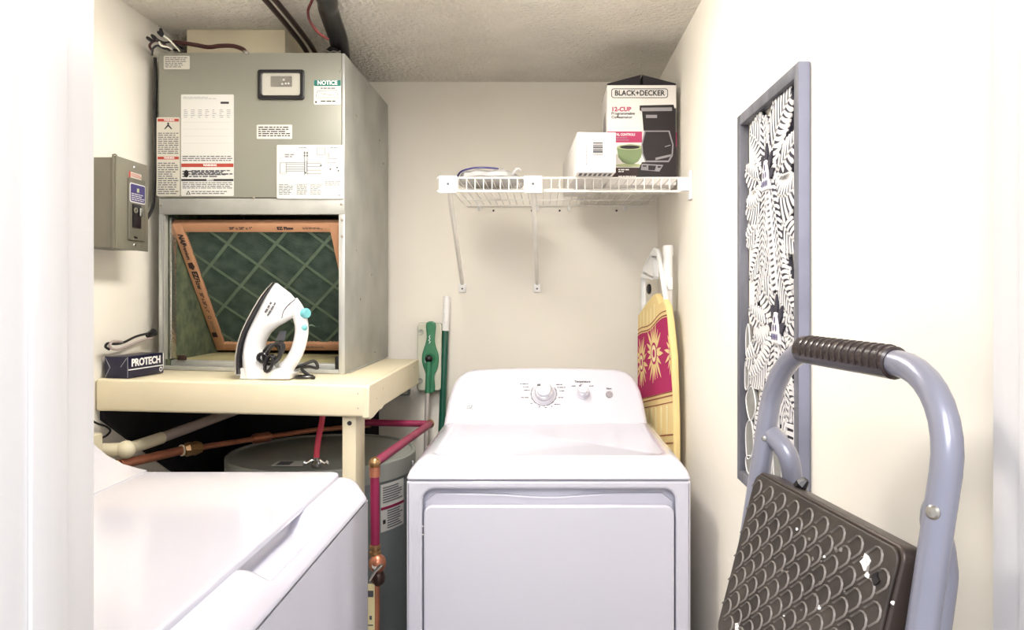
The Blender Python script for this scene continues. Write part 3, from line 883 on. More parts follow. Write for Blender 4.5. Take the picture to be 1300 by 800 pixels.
# black cord coiled in the handle opening and lying behind on the platform
cd = MB()
def coil(c, rx, rz, turns, d0, tilt=0.0):
    out = []
    for i in range(int(turns * 14) + 1):
        a = 2 * PI * i / 14
        x = rx * math.cos(a); z = rz * math.sin(a)
        out.append(ip(*c, d0 + .006 * math.sin(a * .5 + 1)) + Vector((x * math.cos(tilt) - z * math.sin(tilt), 0, x * math.sin(tilt) + z * math.cos(tilt))))
    return out
cd.tube(coil((351, 452), .021, .028, 3.2, -.034, -.5), .0046, 8)
cd.tube(coil((356, 449), .016, .030, 2.2, -.044, -.7), .0046, 8)
cd.tube(coil((341, 456), .012, .012, 1.6, -.042, .2), .0040, 8)
cd.tube(coil((350, 463), .010, .022, 1.6, -.048, -.35), .0046, 8)
cd.build('cord_bundle', 'black_rubber', ir)
zf = zp(-.70) + .005
pts = smoothpath([ip(366, 472, .02), (ip(376, 470, .03)), Vector((ip(392, 0).x, YI + .045, ZP + .05)), Vector((ip(396, 0).x, YI + .05, ZP + .030)), Vector((ip(386, 0).x, YI + .04, ZP + .035)), Vector((ip(380, 0).x, YI + .02, ZP + .03)), Vector((ip(395, 0).x, YI + .01, ZP + .008)), Vector((ip(397, 0).x, YI + .0, zf)), Vector((ip(385, 0).x, YI - .01, zf)), Vector((ip(376, 0).x, YI + .0, zf)), Vector((ip(380, 0).x, YI + .022, zf)), Vector((ip(394, 0).x, YI + .022, zf))], 6)
MB().tube(pts, .0044, 8).build('cord', 'black_rubber', ir)

# ------------------------------------------------------------------ wire shelf with its boxes
SZ, SYF, SYB = 1.653, 2.20, 2.845
SX0, SX1 = -.315, .396
sh = thing('wire_shelf', 'white wire shelf on two diagonal braces across the back wall', 'shelf', (.04, 2.5, 1.6))
wmesh = mesh_of(MB().tube([(0, SYB, SZ), (0, SYF + .006, SZ), (0, SYF + .001, SZ - .001), (0, SYF, SZ - .006), (0, SYF, SZ - .037)], .0016, 6), 'shelf_white', 'shelf_wire')
nw = 29
for i in range(nw):
    x = SX0 + .012 + (SX1 - SX0 - .02) * i / (nw - 1)
    piece('shelf_wire', wmesh, Matrix.Translation((x, 0, 0)), sh)
for y, z, r in ((SYF + .001, SZ + .003, .0028), (SYF + .001, SZ - .036, .0032), (SYF + .19, SZ - .004, .0026), (2.66, SZ - .004, .0028), (SYB - .006, SZ - .004, .003)):
    MB().tube([(SX0 if y < 2.3 else SX0 + .02, y, z), (SX1, y, z)], r, 8).build('cross_rod', 'shelf_white', sh)
for xt, xb in ((-.281, -.312), (-.035, -.030)):
    c = MB().shape([rrect(xt - .027, xt + .027, SZ - .043, SZ + .007, .004)], 0, .012, .002, frame((0, SYF - .006, 0), (1, 0, 0), (0, 0, 1)) ).build('brace_clip', 'white_plastic', sh)
    screw(c, (xt, SYF - .018 + .012, SZ - .016), .0028) if False else None
    MB().lathe([(.004, 0), (.004, .002), (.001, .0025)], 10, frame((xt, SYF - .0185 + .0005, SZ - .017), (1, 0, 0), (0, 0, 1))).build('screw', 'print_grey', c)
    MB().tube([(xt, SYF + .008, SZ - .03), (xb, YB - .008, 1.356)], .0075, 10).build('brace_tube', 'shelf_white', sh)
    f = MB().box(xb - .014, xb + .014, YB - .012, YB - .0005, 1.322, 1.356).build('wall_foot', 'white_plastic', sh, .003)
    MB().lathe([(.0035, 0), (.0035, .001), (.001, .0015)], 10, frame((xb, YB - .0121, 1.336), (1, 0, 0), (0, 0, 1))).build('screw', 'print_grey', f)
# end bracket on the right wall
MB().shape([rrect(SYF - .026, SYF + .014, SZ - .062, SZ + .022, .004)], 0, .008, .002, frame((XR - .0005, 0, 0), (0, -1, 0), (0, 0, 1)) @ Matrix.Scale(-1, 4, (1, 0, 0))).build('end_plate', 'white_plastic', sh)
MB().box(SX1 - .008, XR - .008, SYF - .012, SYF + .010, SZ - .036, SZ + .004).build('end_socket', 'white_plastic', sh, .003)
MB().box(SX1 - .008, XR - .008, SYF - .0155, SYF - .0125, SZ - .018, SZ - .012).build('socket_rib', 'white_plastic', sh, .001)
for x in (-.25, -.03, .09, .3):
    MB().box(x - .006, x + .006, YB - .011, YB - .0008, SZ - .022, SZ + .004).build('wall_clip', 'white_plastic', sh, .002)
for x in (-.195, -.05, .055, .27):
    MB().lathe([(.004, 0), (.004, .002), (.001, .0025)], 10, frame((x, YB - .0008, SZ - .022), (1, 0, 0), (0, 0, 1))).build('screw', 'print_black', sh)

# carton with the coffee maker picture
ZS = SZ + .0035
KX0, KX1, KY0, KY1, KZ1 = .193, .409, 2.35, 2.575, 1.968
kb = thing('coffeemaker_carton', 'tall white printed coffee maker carton with dark raised top flaps', 'carton', ((KX0 + KX1) / 2, (KY0 + KY1) / 2, ZS))
bx('carton_body', 'box_white', kb, KX0, KX1, KY0, KY1, ZS, KZ1, .001)
xm = (KX0 + KX1) / 2
KF = frame((0, KY0, 0), (1, 0, 0), (0, 0, 1))
for s in (-1, 1):
    xo = KX0 + .001 if s < 0 else KX1 - .001
    tri = [(xo, KZ1 + .0005), (xm + s * .006, KZ1 + .0005), (xm + s * .003, KZ1 + .030), (xo, KZ1 + .004)]
    MB().prism(tri, -.004, 0, KF).build('front_flap', 'box_dark', kb)
    M = frame((0, 0, 0), (1, 0, 0), (0, 0, 1))
    q = [(xo, KZ1 + .003), (xm + s * .002, KZ1 + .0305), (xm + s * .002, KZ1 + .0325), (xo, KZ1 + .005)]
    MB().prism(q, -(KY1 - .002), -KY0, M).build('top_flap', 'box_dark', kb)
def kp(u, v):
    p = P(u, v, KY0); return (p.x, p.z)
D0, D1, D2, D3 = .0004, .0009, .0014, .0019
def kshape(name, m, polys, d=D0, uv=True):
    pl = [[kp(*q) for q in poly] for poly in polys] if uv else polys
    return MB().shape(pl, d, d + .0004, 0, KF).build(name, m, kb)
def ktext(s, u, v, size, m, align='LEFT', bold=.01, xs=1.0, d=D1):
    x, z = kp(u, v)
    return MB().text(s, size, KF @ Matrix.Translation((x, z, d + .0004)), align, .0002, bold, xs).build('lettering', m, kb)
x0, z1 = kp(776, 112.5); x1, z0 = kp(848, 124.5)
kshape('logo_outline', 'print_black', [rrect(x0, x1, z0, z1, .008), rrect(x0 + .002, x1 - .002, z0 + .002, z1 - .002, .0065)], uv=False)
x, z = kp(812, 118.5)
MB().text('BLACK+DECKER', .0235, KF @ Matrix.Translation((x, z, D1)), 'CENTER', .0002, .02, .90).build('lettering', 'print_black', kb)
ktext('12-CUP', 776, 139, .019, 'box_magenta', bold=.03, xs=1.0)
ktext('Programmable', 776, 144.3, .0112, 'print_black', bold=.01, xs=1.12)
ktext('Coffeemaker', 776, 149, .0112, 'print_black', bold=.01, xs=1.12)
kshape('magenta_band', 'box_magenta', [[(771, 167), (815, 167), (815, 181), (771, 181)], ], D0)
kshape('magenta_band', 'box_magenta', [[(854.5, 168), (859, 168), (859, 186), (854.5, 186)], ], D0)
ktext('DIGITAL CONTROLS', 773.5, 171, .0105, 'print_white', bold=.03, xs=.82)
mb = MB()
for v in (174.5, 177.5):
    a = kp(782, v); textlines(mb, a[0], a[0] + .04, a[1] - .003, a[1] + .001, 1, KF, D1, .5)
mb.build('printing', 'print_lightgrey', kb)
kshape('brown_base', 'box_brown', [[(771, 213), (859, 213), (859, 227), (771, 227)]], D0)
kshape('brown_counter', 'box_brown', [[(846, 190), (859, 186), (859, 213), (846, 213)]], D0)
# picture: cup
kshape('cup_picture', 'cup_green', [[(783, 188), (785, 200), (790, 206), (796, 208.5), (804, 208.5), (810, 205), (814, 199), (816, 188), (812, 184.5), (800, 183), (787, 184.5)]], D1)
kshape('cup_rim_picture', 'cup_rim', [circle(0, 0, 1, 24)], D1 - .0002, uv=False) if False else None
cxx, czz = kp(799.5, 187)
MB().shape([circle(cxx, czz, .040, 28, .0085)], D2, D2 + .0003, 0, KF).build('cup_rim_picture', 'cup_rim', kb)
MB().shape([circle(cxx, czz, .031, 28, .0055)], D2 + .0004, D2 + .0007, 0, KF).build('coffee_picture', 'box_picture_dark', kb)
cxx, czz = kp(799, 210)
MB().shape([circle(cxx, czz, .044, 28, .005)], D0 + .0002, D1, 0, KF).build('saucer_picture', 'cup_rim', kb)
# picture: coffee maker
kshape('machine_top_picture', 'box_picture_dark', [[(812, 134), (855, 133), (857, 140), (853, 142), (851, 166), (817, 166), (815, 142), (812, 140)]], D1)
kshape('machine_column_picture', 'box_picture_dark', [[(846, 142), (858, 137), (858, 216), (844, 216)]], D0 + .0002)
kshape('machine_band_picture', 'box_picture_grey', [[(814, 137), (853, 136.5), (853, 141), (814, 141.5)]], D2)
kshape('badge_picture', 'box_picture_grey', [[(820, 146), (834, 146), (834, 150), (820, 150)]], D2)
caraf = [(818, 166), (850, 166), (855, 184), (854, 198), (849, 206), (819, 206), (815, 196), (814, 184)]
kshape('carafe_outline_picture', 'box_picture_grey', [caraf], D2)
cin = [(819.5, 167.5), (848.5, 167.5), (853.3, 184), (852.3, 197), (848, 204), (820, 204), (816.5, 195), (815.6, 184)]
kshape('carafe_picture', 'box_picture_dark', [cin], D3)
kshape('glint_picture', 'box_picture_grey', [[(832, 200.5), (852, 196), (851, 199), (832, 203.5)]], D3 + .0005)
kshape('glint_picture', 'box_picture_grey', [[(844, 186), (851, 184), (851, 185), (844, 187)]], D3 + .0005)
kshape('machine_base_picture', 'box_picture_dark', [[(815, 206), (853, 206), (859, 222), (858, 227), (810, 227), (810, 216)]], D1 + .0002)
kshape('panel_picture', 'box_picture_grey', [[(814.5, 208), (842, 209.5), (837, 218), (813.5, 216)]], D2 + .0002)
kshape('panel_keys_picture', 'box_picture_dark', [[(823, 210), (833, 210.6), (831, 216.5), (823, 216)], [(816, 210), (821, 210.2), (820.5, 212), (815.7, 211.8)], [(835, 211), (840, 211.2), (838, 213.2), (834.5, 213)]], D3)
mb = MB()
for v, w in ((215.5, .035), (218, .02)):
    a = kp(785, v); textlines(mb, a[0], a[0] + w, a[1] - .0022, a[1] + .0022, 1, KF, D1 + .0002, .8, False)
a = kp(785, 224); textlines(mb, a[0], a[0] + .055, a[1] - .002, a[1] + .002, 1, KF, D1 + .0002, .8, False)
mb.build('printing', 'print_white', kb)
# printed side of the carton
KS = frame((KX0, 0, 0), (0, -1, 0), (0, 0, 1))
mb = MB().shape([[( -KY1 + .05, ZS + .02), (-KY0 - .06, ZS + .02), (-KY0 - .03, 1.80), (-KY0 - .06, 1.90), (-KY1 + .09, 1.88)]], .0003, .0008, 0, KS)
mb.build('side_print', 'box_picture_grey', kb)

# white carton poking out over the front edge
wa = math.radians(2.9)
W0 = Vector((P(733, 222, 2.12).x, 2.12, ZS + .003))
wr = Vector((math.cos(wa), math.sin(wa), 0))
WF = frame(W0, wr, (0, 0, 1))
wb = thing('white_carton', 'long plain white carton with a barcode jutting over the shelf edge', 'carton', tuple(W0 + wr * .055), 0)
MB().box(0, .1085, 0, .113, -.535, 0, WF).build('carton_body', 'box_white', wb, .001)
mb = MB()
yb = .085
for h, g in ((.0035, .0015), (.0012, .0018), (.003, .0012), (.0045, .0012), (.0012, .001), (.003, .001), (.0055, .0015), (.0008, .002), (.0016, .001)):
    mb.box(.044, .072, yb - h, yb, .0003, .0007, WF); yb -= h + g
textlines(mb, .02, .1, -.028, -.025, 1, WF @ Matrix(((0, 1, 0, .052), (1, 0, 0, 0), (0, 0, -1, .001), (0, 0, 0, 1))), .0003, .5)
mb.build('barcode', 'print_grey', wb)
mb = MB()
for i in range(7):
    mb.box(.008 + i * .014, .016 + i * .014, .0004, .0008, -.06, -.015, WF @ Matrix.Translation((0, -.0014, 0)))
mb.build('bottom_print', 'print_grey', wb)

# plastic bag parcel on the left of the shelf
pg = thing('plastic_bag', 'wrinkled clear plastic bag holding folded grey cloth on shelf', 'bag', (-.175, 2.42, ZS))
rings = []
rnd = random.Random(3)
def blob(cx, cy, rx, ry, h, n=36, m=9, wr=.1):
    rr = []
    ph = [rnd.random() * 6.28 for _ in range(6)]
    for j in range(m + 1):
        a = -PI / 2 + PI * j / m
        ring = []
        for k in range(n):
            t = 2 * PI * k / n
            w = 1 + wr * (math.sin(5 * t + ph[0]) * .5 + math.sin(9 * t + ph[1]) * .3 + math.sin(13 * t + j + ph[2]) * .25)
            c = max(math.cos(a), .01) ** .6
            s = math.copysign(abs(math.sin(a)) ** .8, math.sin(a))
            z = ZS + h / 2 * (1 + s) * (1 if s < 0 else w)
            ring.append((cx + rx * c * w * math.cos(t), cy + ry * c * w * math.sin(t), max(z, ZS + .0005)))
        rr.append(ring)
    return rr
MB().loft(blob(-.175, 2.42, .082, .13, .022, wr=.04)).build('folded_cloth', 'bag_content', pg)
MB().loft(blob(-.175, 2.42, .105, .165, .044, wr=.10)).build('bag_film', 'bag_plastic', pg)
MB().tube(smoothpath([(-.272, 2.33, ZS + .022), (-.25, 2.285, ZS + .034), (-.20, 2.262, ZS + .040), (-.14, 2.27, ZS + .038)], 5), [.003] * 15 + [.002], 6).build('bag_print', 'print_navy', pg)
MB().tube(smoothpath([(-.10, 2.32, ZS + .030), (-.085, 2.31, ZS + .045), (-.075, 2.315, ZS + .04)], 5), .004, 6).build('bag_knot', 'bag_plastic', pg)

# ------------------------------------------------------------------ dryer
DX0, DX1, DY0, DY1 = -.335, .352, 1.82, 2.42
dr = thing('clothes_dryer', 'white front loading clothes dryer with a rounded control console', 'dryer', (.0085, 2.17, 0))
bx('cabinet', 'appliance_white', dr, DX0, DX1, DY0 + .032, DY1, .03, .866, .004)
FD = frame((0, DY0 + .032, 0), (1, 0, 0), (0, 0, 1))
ox0, ox1, oz1 = P(536, 0, 1.82).x, P(858, 0, 1.82).x, P(0, 621, 1.82).z
op = rrect(ox0, ox1, .10, oz1, .03, 8)
MB().shape([rrect(DX0, DX1, .03, .8655, .004, 3), op], 0, .032, .006, FD, 3).build('front_panel', 'appliance_white', dr)
wave = [(ox0 + .004, .79)]
zt = P(0, 627, 1.835).z
for i in range(25):
    t = i / 24
    b = .008 * math.exp(-((t - .5) / .16) ** 2)
    wave.append((ox0 + .004 + (ox1 - ox0 - .008) * t, zt - .006 * (1 if .3 < t < .7 else 0) * 0 - b - .02 * max(0, (abs(t - .5) - .46) / .04)))
wave.append((ox1 - .004, .79))
MB().shape([wave], .0005, .014, .003, FD).build('handle_pocket', 'appliance_white', dr)
dz1 = P(0, 642, 1.82).z
MB().shape([rrect(ox0 + .0035, ox1 - .0035, .105, dz1, .022, 8)], .0145, .034, .005, FD, 3).build('door', 'appliance_white', dr)
for x in (DX0 + .05, DX1 - .05):
    for y in (DY0 + .08, DY1 - .05):
        MB().lathe([(.02, .001), (.02, .012), (.01, .03)], 14, Matrix.Translation((x, y, 0))).build('foot', 'black_plastic', dr)
for z in (.755, .735):
    MB().sphere((ox0 + .001, DY0 + .004, z), .002, 8, 6).build('hinge_pin', 'label_white', dr)
# top with raised border and recessed panel
def ring(x0, x1, y0, y1, r, z):
    return [(x, y, z) for x, y in rrect(x0, x1, y0, y1, r, 6)]
rings = [ring(DX0, DX1, DY0, DY1, .012, .8685), ring(DX0 - .001, DX1 + .001, DY0 - .001, DY1, .014, .872),
         ring(DX0 + .004, DX1 - .004, DY0 + .010, DY1 - .002, .02, .886), ring(DX0 + .018, DX1 - .018, DY0 + .030, DY1 - .004, .03, .904),
         ring(DX0 + .034, DX1 - .034, DY0 + .048, DY1 - .008, .035, .914), ring(DX0 + .046, DX1 - .046, DY0 + .056, DY1 - .012, .035, .9165),
         ring(DX0 + .056, DX1 - .056, DY0 + .060, DY1 - .02, .03, .9155), ring(DX0 + .062, DX1 - .062, DY0 + .066, DY1 - .03, .03, .912)]
MB().loft(rings).build('top_panel', 'appliance_white', dr, angle=50)
MB().box(DX0 + .006, DX1 - .006, DY0 + .006, DY1 - .01, .862, .8688).build('seam', 'appliance_shadow_gap', dr)
# console
cu = Vector((0, .105, .172)).normalized()
CB = Vector((.002, 2.343, .9085))
CF = frame(CB, (1, 0, 0), cu)
half = [(.319, -.004), (.316, .030), (.311, .078), (.304, .116), (.294, .147), (.280, .171), (.260, .187), (.232, .195), (.16, .199), (.08, .201)]
outl = [(x, y) for x, y in half] + [(0, .202)] + [(-x, y) for x, y in half[::-1]]
MB().shape([outl], -.075, 0, .014, CF, 4).build('console', 'appliance_plastic', dr)
MB().shape([[(x * .93, y * .72) for x, y in outl]], -.12, -.07, .004, frame((.002, 2.375, .913), (1, 0, 0), (0, 0, 1))).build('console_back', 'appliance_plastic', dr) 
# knobs and start button
def knob(x, y, R, name):
    M = CF @ Matrix.Translation((x, y, 0))
    k = MB().lathe([(R * 1.22, .0002), (R * 1.22, .003), (R * 1.12, .006), (R, .009)], 32, M).build(name, 'appliance_plastic', dr)
    MB().lathe([(R * 1.0, .009), (R * .97, .022), (R * .88, .026), (R * .86, .0262)], 32, M).build('chrome_ring', 'chrome', k)
    MB().lathe([(R * .84, .0262), (R * .82, .034), (R * .74, .038), (R * .2, .0385)], 32, M).build('cap', 'appliance_plastic', k)
    MB().box(-R * .72, R * -.35, -R * .12 + R * .45, R * .12 + R * .45, .0386, .0393, M).build('pointer', 'print_grey', k)
    return k
knob(-.006, .106, .029, 'cycle_knob')
knob(.118, .108, .0185, 'temperature_knob')
M = CF @ Matrix.Translace((0, 0, 0)) if False else CF
MB().lathe([(.0115, .0002), (.0115, .003), (.0095, .0045), (.002, .0046)], 22, CF @ Matrix.Translation((.202, .103, 0))).build('start_button', 'box_picture_grey', dr)
# printed scale round the cycle knob
mb = MB()
for i in range(34):
    a = math.radians(-150 + i * 240 / 33 - 60)
    if 60 < (math.degrees(a) % 360) < 120: continue
    r0 = .0385
    c = CF @ Matrix.Translation((-.006, .106, 0)) @ Matrix.Rotation(a, 4, 'Z')
    mb.box(r0, r0 + (.004 if i % 3 else .0025), -.0016, .0016, .0003, .0006, c)
mb.build('dial_scale', 'print_black', dr)
mb = MB()
for x, y, w in ((-.068, .152, .028), (-.062, .142, .022), (-.06, .13, .018), (-.064, .105, .03), (.045, .150, .024), (.05, .140, .026), (.052, .128, .016), (.05, .105, .02), (.038, .082, .022),
                (-.045, .085, .006), (-.02, .073, .006), (.0, .071, .006), (.02, .075, .006), (.09, .145, .014), (.147, .145, .016), (.118, .150, .014)):
    textlines(mb, x - w / 2, x + w / 2, y - .014, y - .010, 1, CF, .0003, .7, False)
mb.build('printing', 'print_black', dr)
MB().text('Temperature', .0095, CF @ Matrix.Translation((.118, .148, .0006)), bold=.02).build('lettering', 'print_black', dr)
MB().text('Start', .0085, CF @ Matrix.Translation((.202, .124, .0006)), bold=.02).build('lettering', 'print_black', dr)
lg = MB().shape([rrect(-.252, -.228, .048, .070, .010), rrect(-.2505, -.2295, .0495, .0685, .0088)], .0003, .0008, 0, CF)
lg.text('GE', .0155, CF @ Matrix.Translation((-.240, .059, .0006)), bold=.02, shear=.15)
lg.build('maker_badge', 'print_grey', dr)

# ------------------------------------------------------------------ washer (console against the left wall)
WX0, WX1, WY0, WY1, WZ = -1.09, -.385, .815, 1.656, .921
ws = thing('washing_machine', 'white top loading washing machine with a closed lid', 'washer', (-.74, 1.315, 0))
MB().loft([ring(WX0, WX1, WY0, WY1, .02, .03), ring(WX0, WX1, WY0, WY1, .02, .868)]).build('cabinet', 'appliance_white', ws)
MB().box(WX0 + .008, WX1 - .008, WY0 + .008, WY1 - .008, .8675, .8745).build('seam', 'appliance_shadow_gap', ws)
xs = [WX0 + (-.50 - WX0) * i / 12 for i in range(12)] + [-.50 + (.115) * i / 46 for i in range(47)]
ys = [WY0 + .0 + .03 * i / 6 for i in range(6)] + [WY0 + .03 + (WY1 - WY0 - .08) * i / 60 for i in range(60)] + [WY1 - .05 + .05 * i / 12 for i in range(13)]
def sm(a, b, x):
    t = max(0, min(1, (x - a) / (b - a))); return t * t * (3 - 2 * t)
def wz(x, y):
    dx = max(0, min(1, (WX1 + .001 - x) / .060)); dy = max(0, min(1, min(y - WY0, WY1 - y) / .030))
    fx = 1 - (1 - dx) ** 2.4; fy = math.sqrt(1 - (1 - dy) ** 2)
    z = .875 + (WZ - .875) * fx * (.45 + .55 * fy)
    # hand scoop beside the lid
    s = sm(1.09, 1.12, y) * (1 - sm(1.33, 1.40, y)) * sm(-.475, -.455, x) * (1 - sm(-.418, -.394, x))
    return z - .028 * s
vs = []; fs = []
ny = len(ys)
cr = .035
for x in xs:
    for y in ys:
        px_, py_ = x, y
        for cy_, sg in ((WY1 - cr, 1), (WY0 + cr, -1)):
            cx_ = WX1 - cr
            if px_ > cx_ and (py_ - cy_) * sg > 0:
                a, b = px_ - cx_, (py_ - cy_) * sg
                l = math.hypot(a, b); mx = max(a, b)
                if l > 0:
                    px_, py_ = cx_ + a * mx / l, cy_ + sg * b * mx / l
        vs.append((px_, py_, wz(x, y)))
for i in range(len(xs) - 1):
    for j in range(ny - 1):
        fs.append((i * ny + j, (i + 1) * ny + j, (i + 1) * ny + j + 1, i * ny + j + 1))
mb = MB().add(vs, fs)
# skirt
loop = [i * ny for i in range(len(xs))] + [(len(xs) - 1) * ny + j for j in range(1, ny)] + [i * ny + ny - 1 for i in range(len(xs) - 2, -1, -1)] + [j for j in range(ny - 2, 0, -1)]
b0 = len(mb.v)
for i in loop:
    p = mb.v[i]; mb.v.append(Vector((p.x, p.y, .8725)))
n = len(loop)
for k in range(n):
    mb.f.append((loop[k], b0 + k, b0 + (k + 1) % n, loop[(k + 1) % n]))
mb.build('top_cover', 'appliance_white', ws, angle=50)
lid = rrect(-.885, -.444, .832, 1.638, .02, 6)
MB().shape([lid], WZ - .004, WZ + .011, .005, None, 3).build('lid', 'appliance_white', ws)
prof = [(-1.10, .915), (-.868, .915), (-.868, .934), (-.885, .937), (-.92, .947), (-.955, .966), (-.99, .995), (-1.02, 1.03), (-1.045, 1.07), (-1.06, 1.09), (-1.10, 1.09)]
Mc = frame((0, 0, 0), (1, 0, 0), (0, 0, 1))
MB().shape([prof], -1.650, -.828, .008, Mc, 3).build('console', 'appliance_plastic', ws)
mb = MB()
for y in (1.15, 1.32, 1.5):
    mb.lathe([(.03, 0), (.028, .02), (.02, .024)], 24, frame((-1.005, y, 1.015), (0, 1, 0), (-.55, 0, .65)))
mb.build('knob', 'appliance_plastic', ws)
for x in (WX0 + .05, WX1 - .05):
    for y in (WY0 + .06, WY1 - .06):
        MB().lathe([(.02, .001), (.02, .012), (.01, .03)], 14, Matrix.Translation((x, y, 0))).build('foot', 'black_plastic', ws)

# ------------------------------------------------------------------ water heater under the platform
HC = Vector((-.705, 2.395, 0)); HR = .285; HZ = .82
wh = thing('water_heater', 'grey cylindrical water heater standing beneath the cream platform', 'water heater', tuple(HC))
Mh = Matrix.Translation(HC)
MB().lathe([(HR - .01, .04), (HR, .045), (HR, HZ - .055)], 72, Mh).build('tank_jacket', 'tank_grey', wh)
MB().lathe([(HR + .004, HZ - .056), (HR + .005, HZ - .004), (HR + .001, HZ), (HR - .006, HZ), (HR - .010, HZ - .006), (.05, HZ - .002)], 72, Mh).build('top_pan', 'tank_top', wh)
for k in range(3):
    a = k * 2 * PI / 3
    MB().lathe([(.02, .001), (.02, .042)], 10, Matrix.Translation(HC + Vector((.2 * math.cos(a), .2 * math.sin(a), 0)))).build('foot', 'black_plastic', wh)
def on_tank(th0, th1, z0, z1, name, m, parent, off=.0012, lean=0.0):
    vs = []; fs = []
    n = 10
    for i in range(n + 1):
        a = math.radians(th0 + (th1 - th0) * i / n)
        for z in (z0, z1):
            for o in (off, off - .0008):
                vs.append((HC.x + (HR + o) * math.sin(a), HC.y - (HR + o) * math.cos(a), z))
    for i in range(n):
        b = i * 4; c = b + 4
        fs += [(b, c, c + 2, b + 2), (b + 1, b + 3, c + 3, c + 1), (b, b + 1, c + 1, c), (b + 2, c + 2, c + 3, b + 3)]
    fs += [(0, 2, 3, 1), (n * 4, n * 4 + 1, n * 4 + 3, n * 4 + 2)]
    return MB().add(vs, fs).build(name, m, parent)
lb = on_tank(51, 72, .615, .755, 'instruction_label', 'label_white', wh)
on_tank(51, 72, .680, .688, 'pink_stripe', 'pink_pipe', lb, .0022)
for i in range(18):
    z = .622 + i * .0071
    if .672 < z < .694: continue
    on_tank(56 if z < .68 else 52.5, random.uniform(66, 70.5), z, z + .003, 'text_line', 'print_grey', lb, .0020)
on_tank(52.5, 54.5, .638, .650, 'pictogram', 'print_black', lb, .0021)
bx('rim_clip', 'steel', wh, HC.x + HR + .004, HC.x + HR + .012, HC.y - .06, HC.y - .045, HZ - .05, HZ - .02, .001)
# paper and fittings on the tank top
pp = MB().box(-.79, -.70, 2.17, 2.235, HZ + .0012, HZ + .002).build('paper_label', 'label_white', wh, 0)
MB().box(-.78, -.74, 2.18, 2.225, HZ + .0022, HZ + .0026).build('printing', 'print_grey', pp)
for x, y in ((-.655, 2.16),):
    MB().lathe([(.014, HZ + .0001), (.014, HZ + .012), (.008, HZ + .02), (.008, HZ + .03)], 12, Matrix.Translation((x, y, 0))).build('valve_stem', 'steel', wh)
    for s in (-1, 1):
        pts = smoothpath([(x, y, HZ + .016), (x + s * .012, y - .004, HZ + .021), (x + s * .026, y - .008, HZ + .014), (x + s * .034, y - .010, HZ + .017)], 5)
        MB().tube(pts, [.004] * 12 + [.006] * 4, 8).build('valve_wing', 'chrome', wh)
hp = smoothpath([(-.655, 2.16, HZ + .028), (-.654, 2.165, .88), (-.652, 2.175, .91), (-.648, 2.19, .95), (-.646, 2.20, 1.0), (-.646, 2.20, 1.05)], 6)
tag(MB().tube(hp, .0085, 10).build('drain_hose', 'pink_hose'), 'pink flexible hose rising from water heater top behind the washing machine', 'hose')

# pink water pipe, forward and down beside the washer
pk = thing('water_pipe', 'pink painted water pipe running forward then down beside the washing machine', 'pipe', (-.40, 2.2, .6))
p0, p1 = Vector((-.378, 2.475, .890)), Vector((-.4305, 1.905, .890))
MB().tube(smoothpath([p0, p0 + Vector((-.004, -.05, 0)), p0.lerp(p1, .4), p0.lerp(p1, .75), p1], 6), .0118, 14).build('pipe_run', 'pink_pipe', pk)
MB().tube([(-.378, 2.475, .890), (-.48, 2.482, .891), (-.60, 2.49, .892)], .0110, 14).build('pipe_run', 'pink_pipe', pk)
MB().sphere((-.378, 2.475, .890), .0145, 14, 10).build('elbow', 'brass', pk)
MB().sphere(tuple(p1), .0152, 14, 10).build('elbow', 'brass', pk)
MB().tube([p1 + Vector((0, 0, -.010)), p1 + Vector((0, 0, -.034))], .0138, 14).build('collar', 'copper', pk)
MB().tube([p1 + Vector((0, 0, -.034)), p1 + Vector((.001, .0, -.205))], .0118, 14).build('pipe_drop', 'pink_pipe', pk)
MB().lathe([(.011, 0), (.015, .002), (.015, .010), (.011, .012), (.011, .016), (.014, .018), (.014, .026), (.010, .028)], 16, Matrix.Translation(p1 + Vector((.001, 0, -.233)))).build('union', 'brass', pk)
MB().sphere(tuple(p1 + Vector((.008, -.004, -.252))), .022, 14, 10, (1, 1, 1.1)).build('valve_body', 'copper', pk)
MB().tube([p1 + Vector((-.006, -.03, -.285)), p1 + Vector((.008, -.03, -.262)), p1 + Vector((.024, -.028, -.246))], [.004, .005, .005], 8).build('valve_lever', 'chrome', pk)
MB().lathe([(.010, 0), (.010, .03)], 12, frame(p1 + Vector((.008, .0, -.268)), (1, 0, 0), (0, .6, .8))).build('valve_stem', 'steel', pk)
MB().sphere(tuple(p1 + Vector((.010, -.004, -.288))), .018, 12, 8, (1, 1, 1.2)).build('valve_outlet', 'dark_pipe', pk)
MB().tube([p1 + Vector((.002, .005, -.30)), p1 + Vector((.002, .005, -.885))], .010, 12).build('supply_pipe', 'copper', pk)
tgx = p1 + Vector((-.006, -.012, -.285))
tg = MB().box(tgx.x - .012, tgx.x + .009, tgx.y - .002, tgx.y - .0008, tgx.z - .26, tgx.z - .015).build('hang_tag', 'cover_pale', pk)
mb = MB()
TF = frame((tgx.x - .012, tgx.y - .0022, tgx.z - .26), (1, 0, 0), (0, 0, 1))
mb.box(.003, .018, .212, .228, .0, .0004, TF)
for z in (.14, .1, .06): mb.box(.004, .017, z, z + .003, .0, .0004, TF)
mb.box(.008, .014, .155, .165, 0, .0004, TF)
mb.build('printing', 'print_grey', tg)

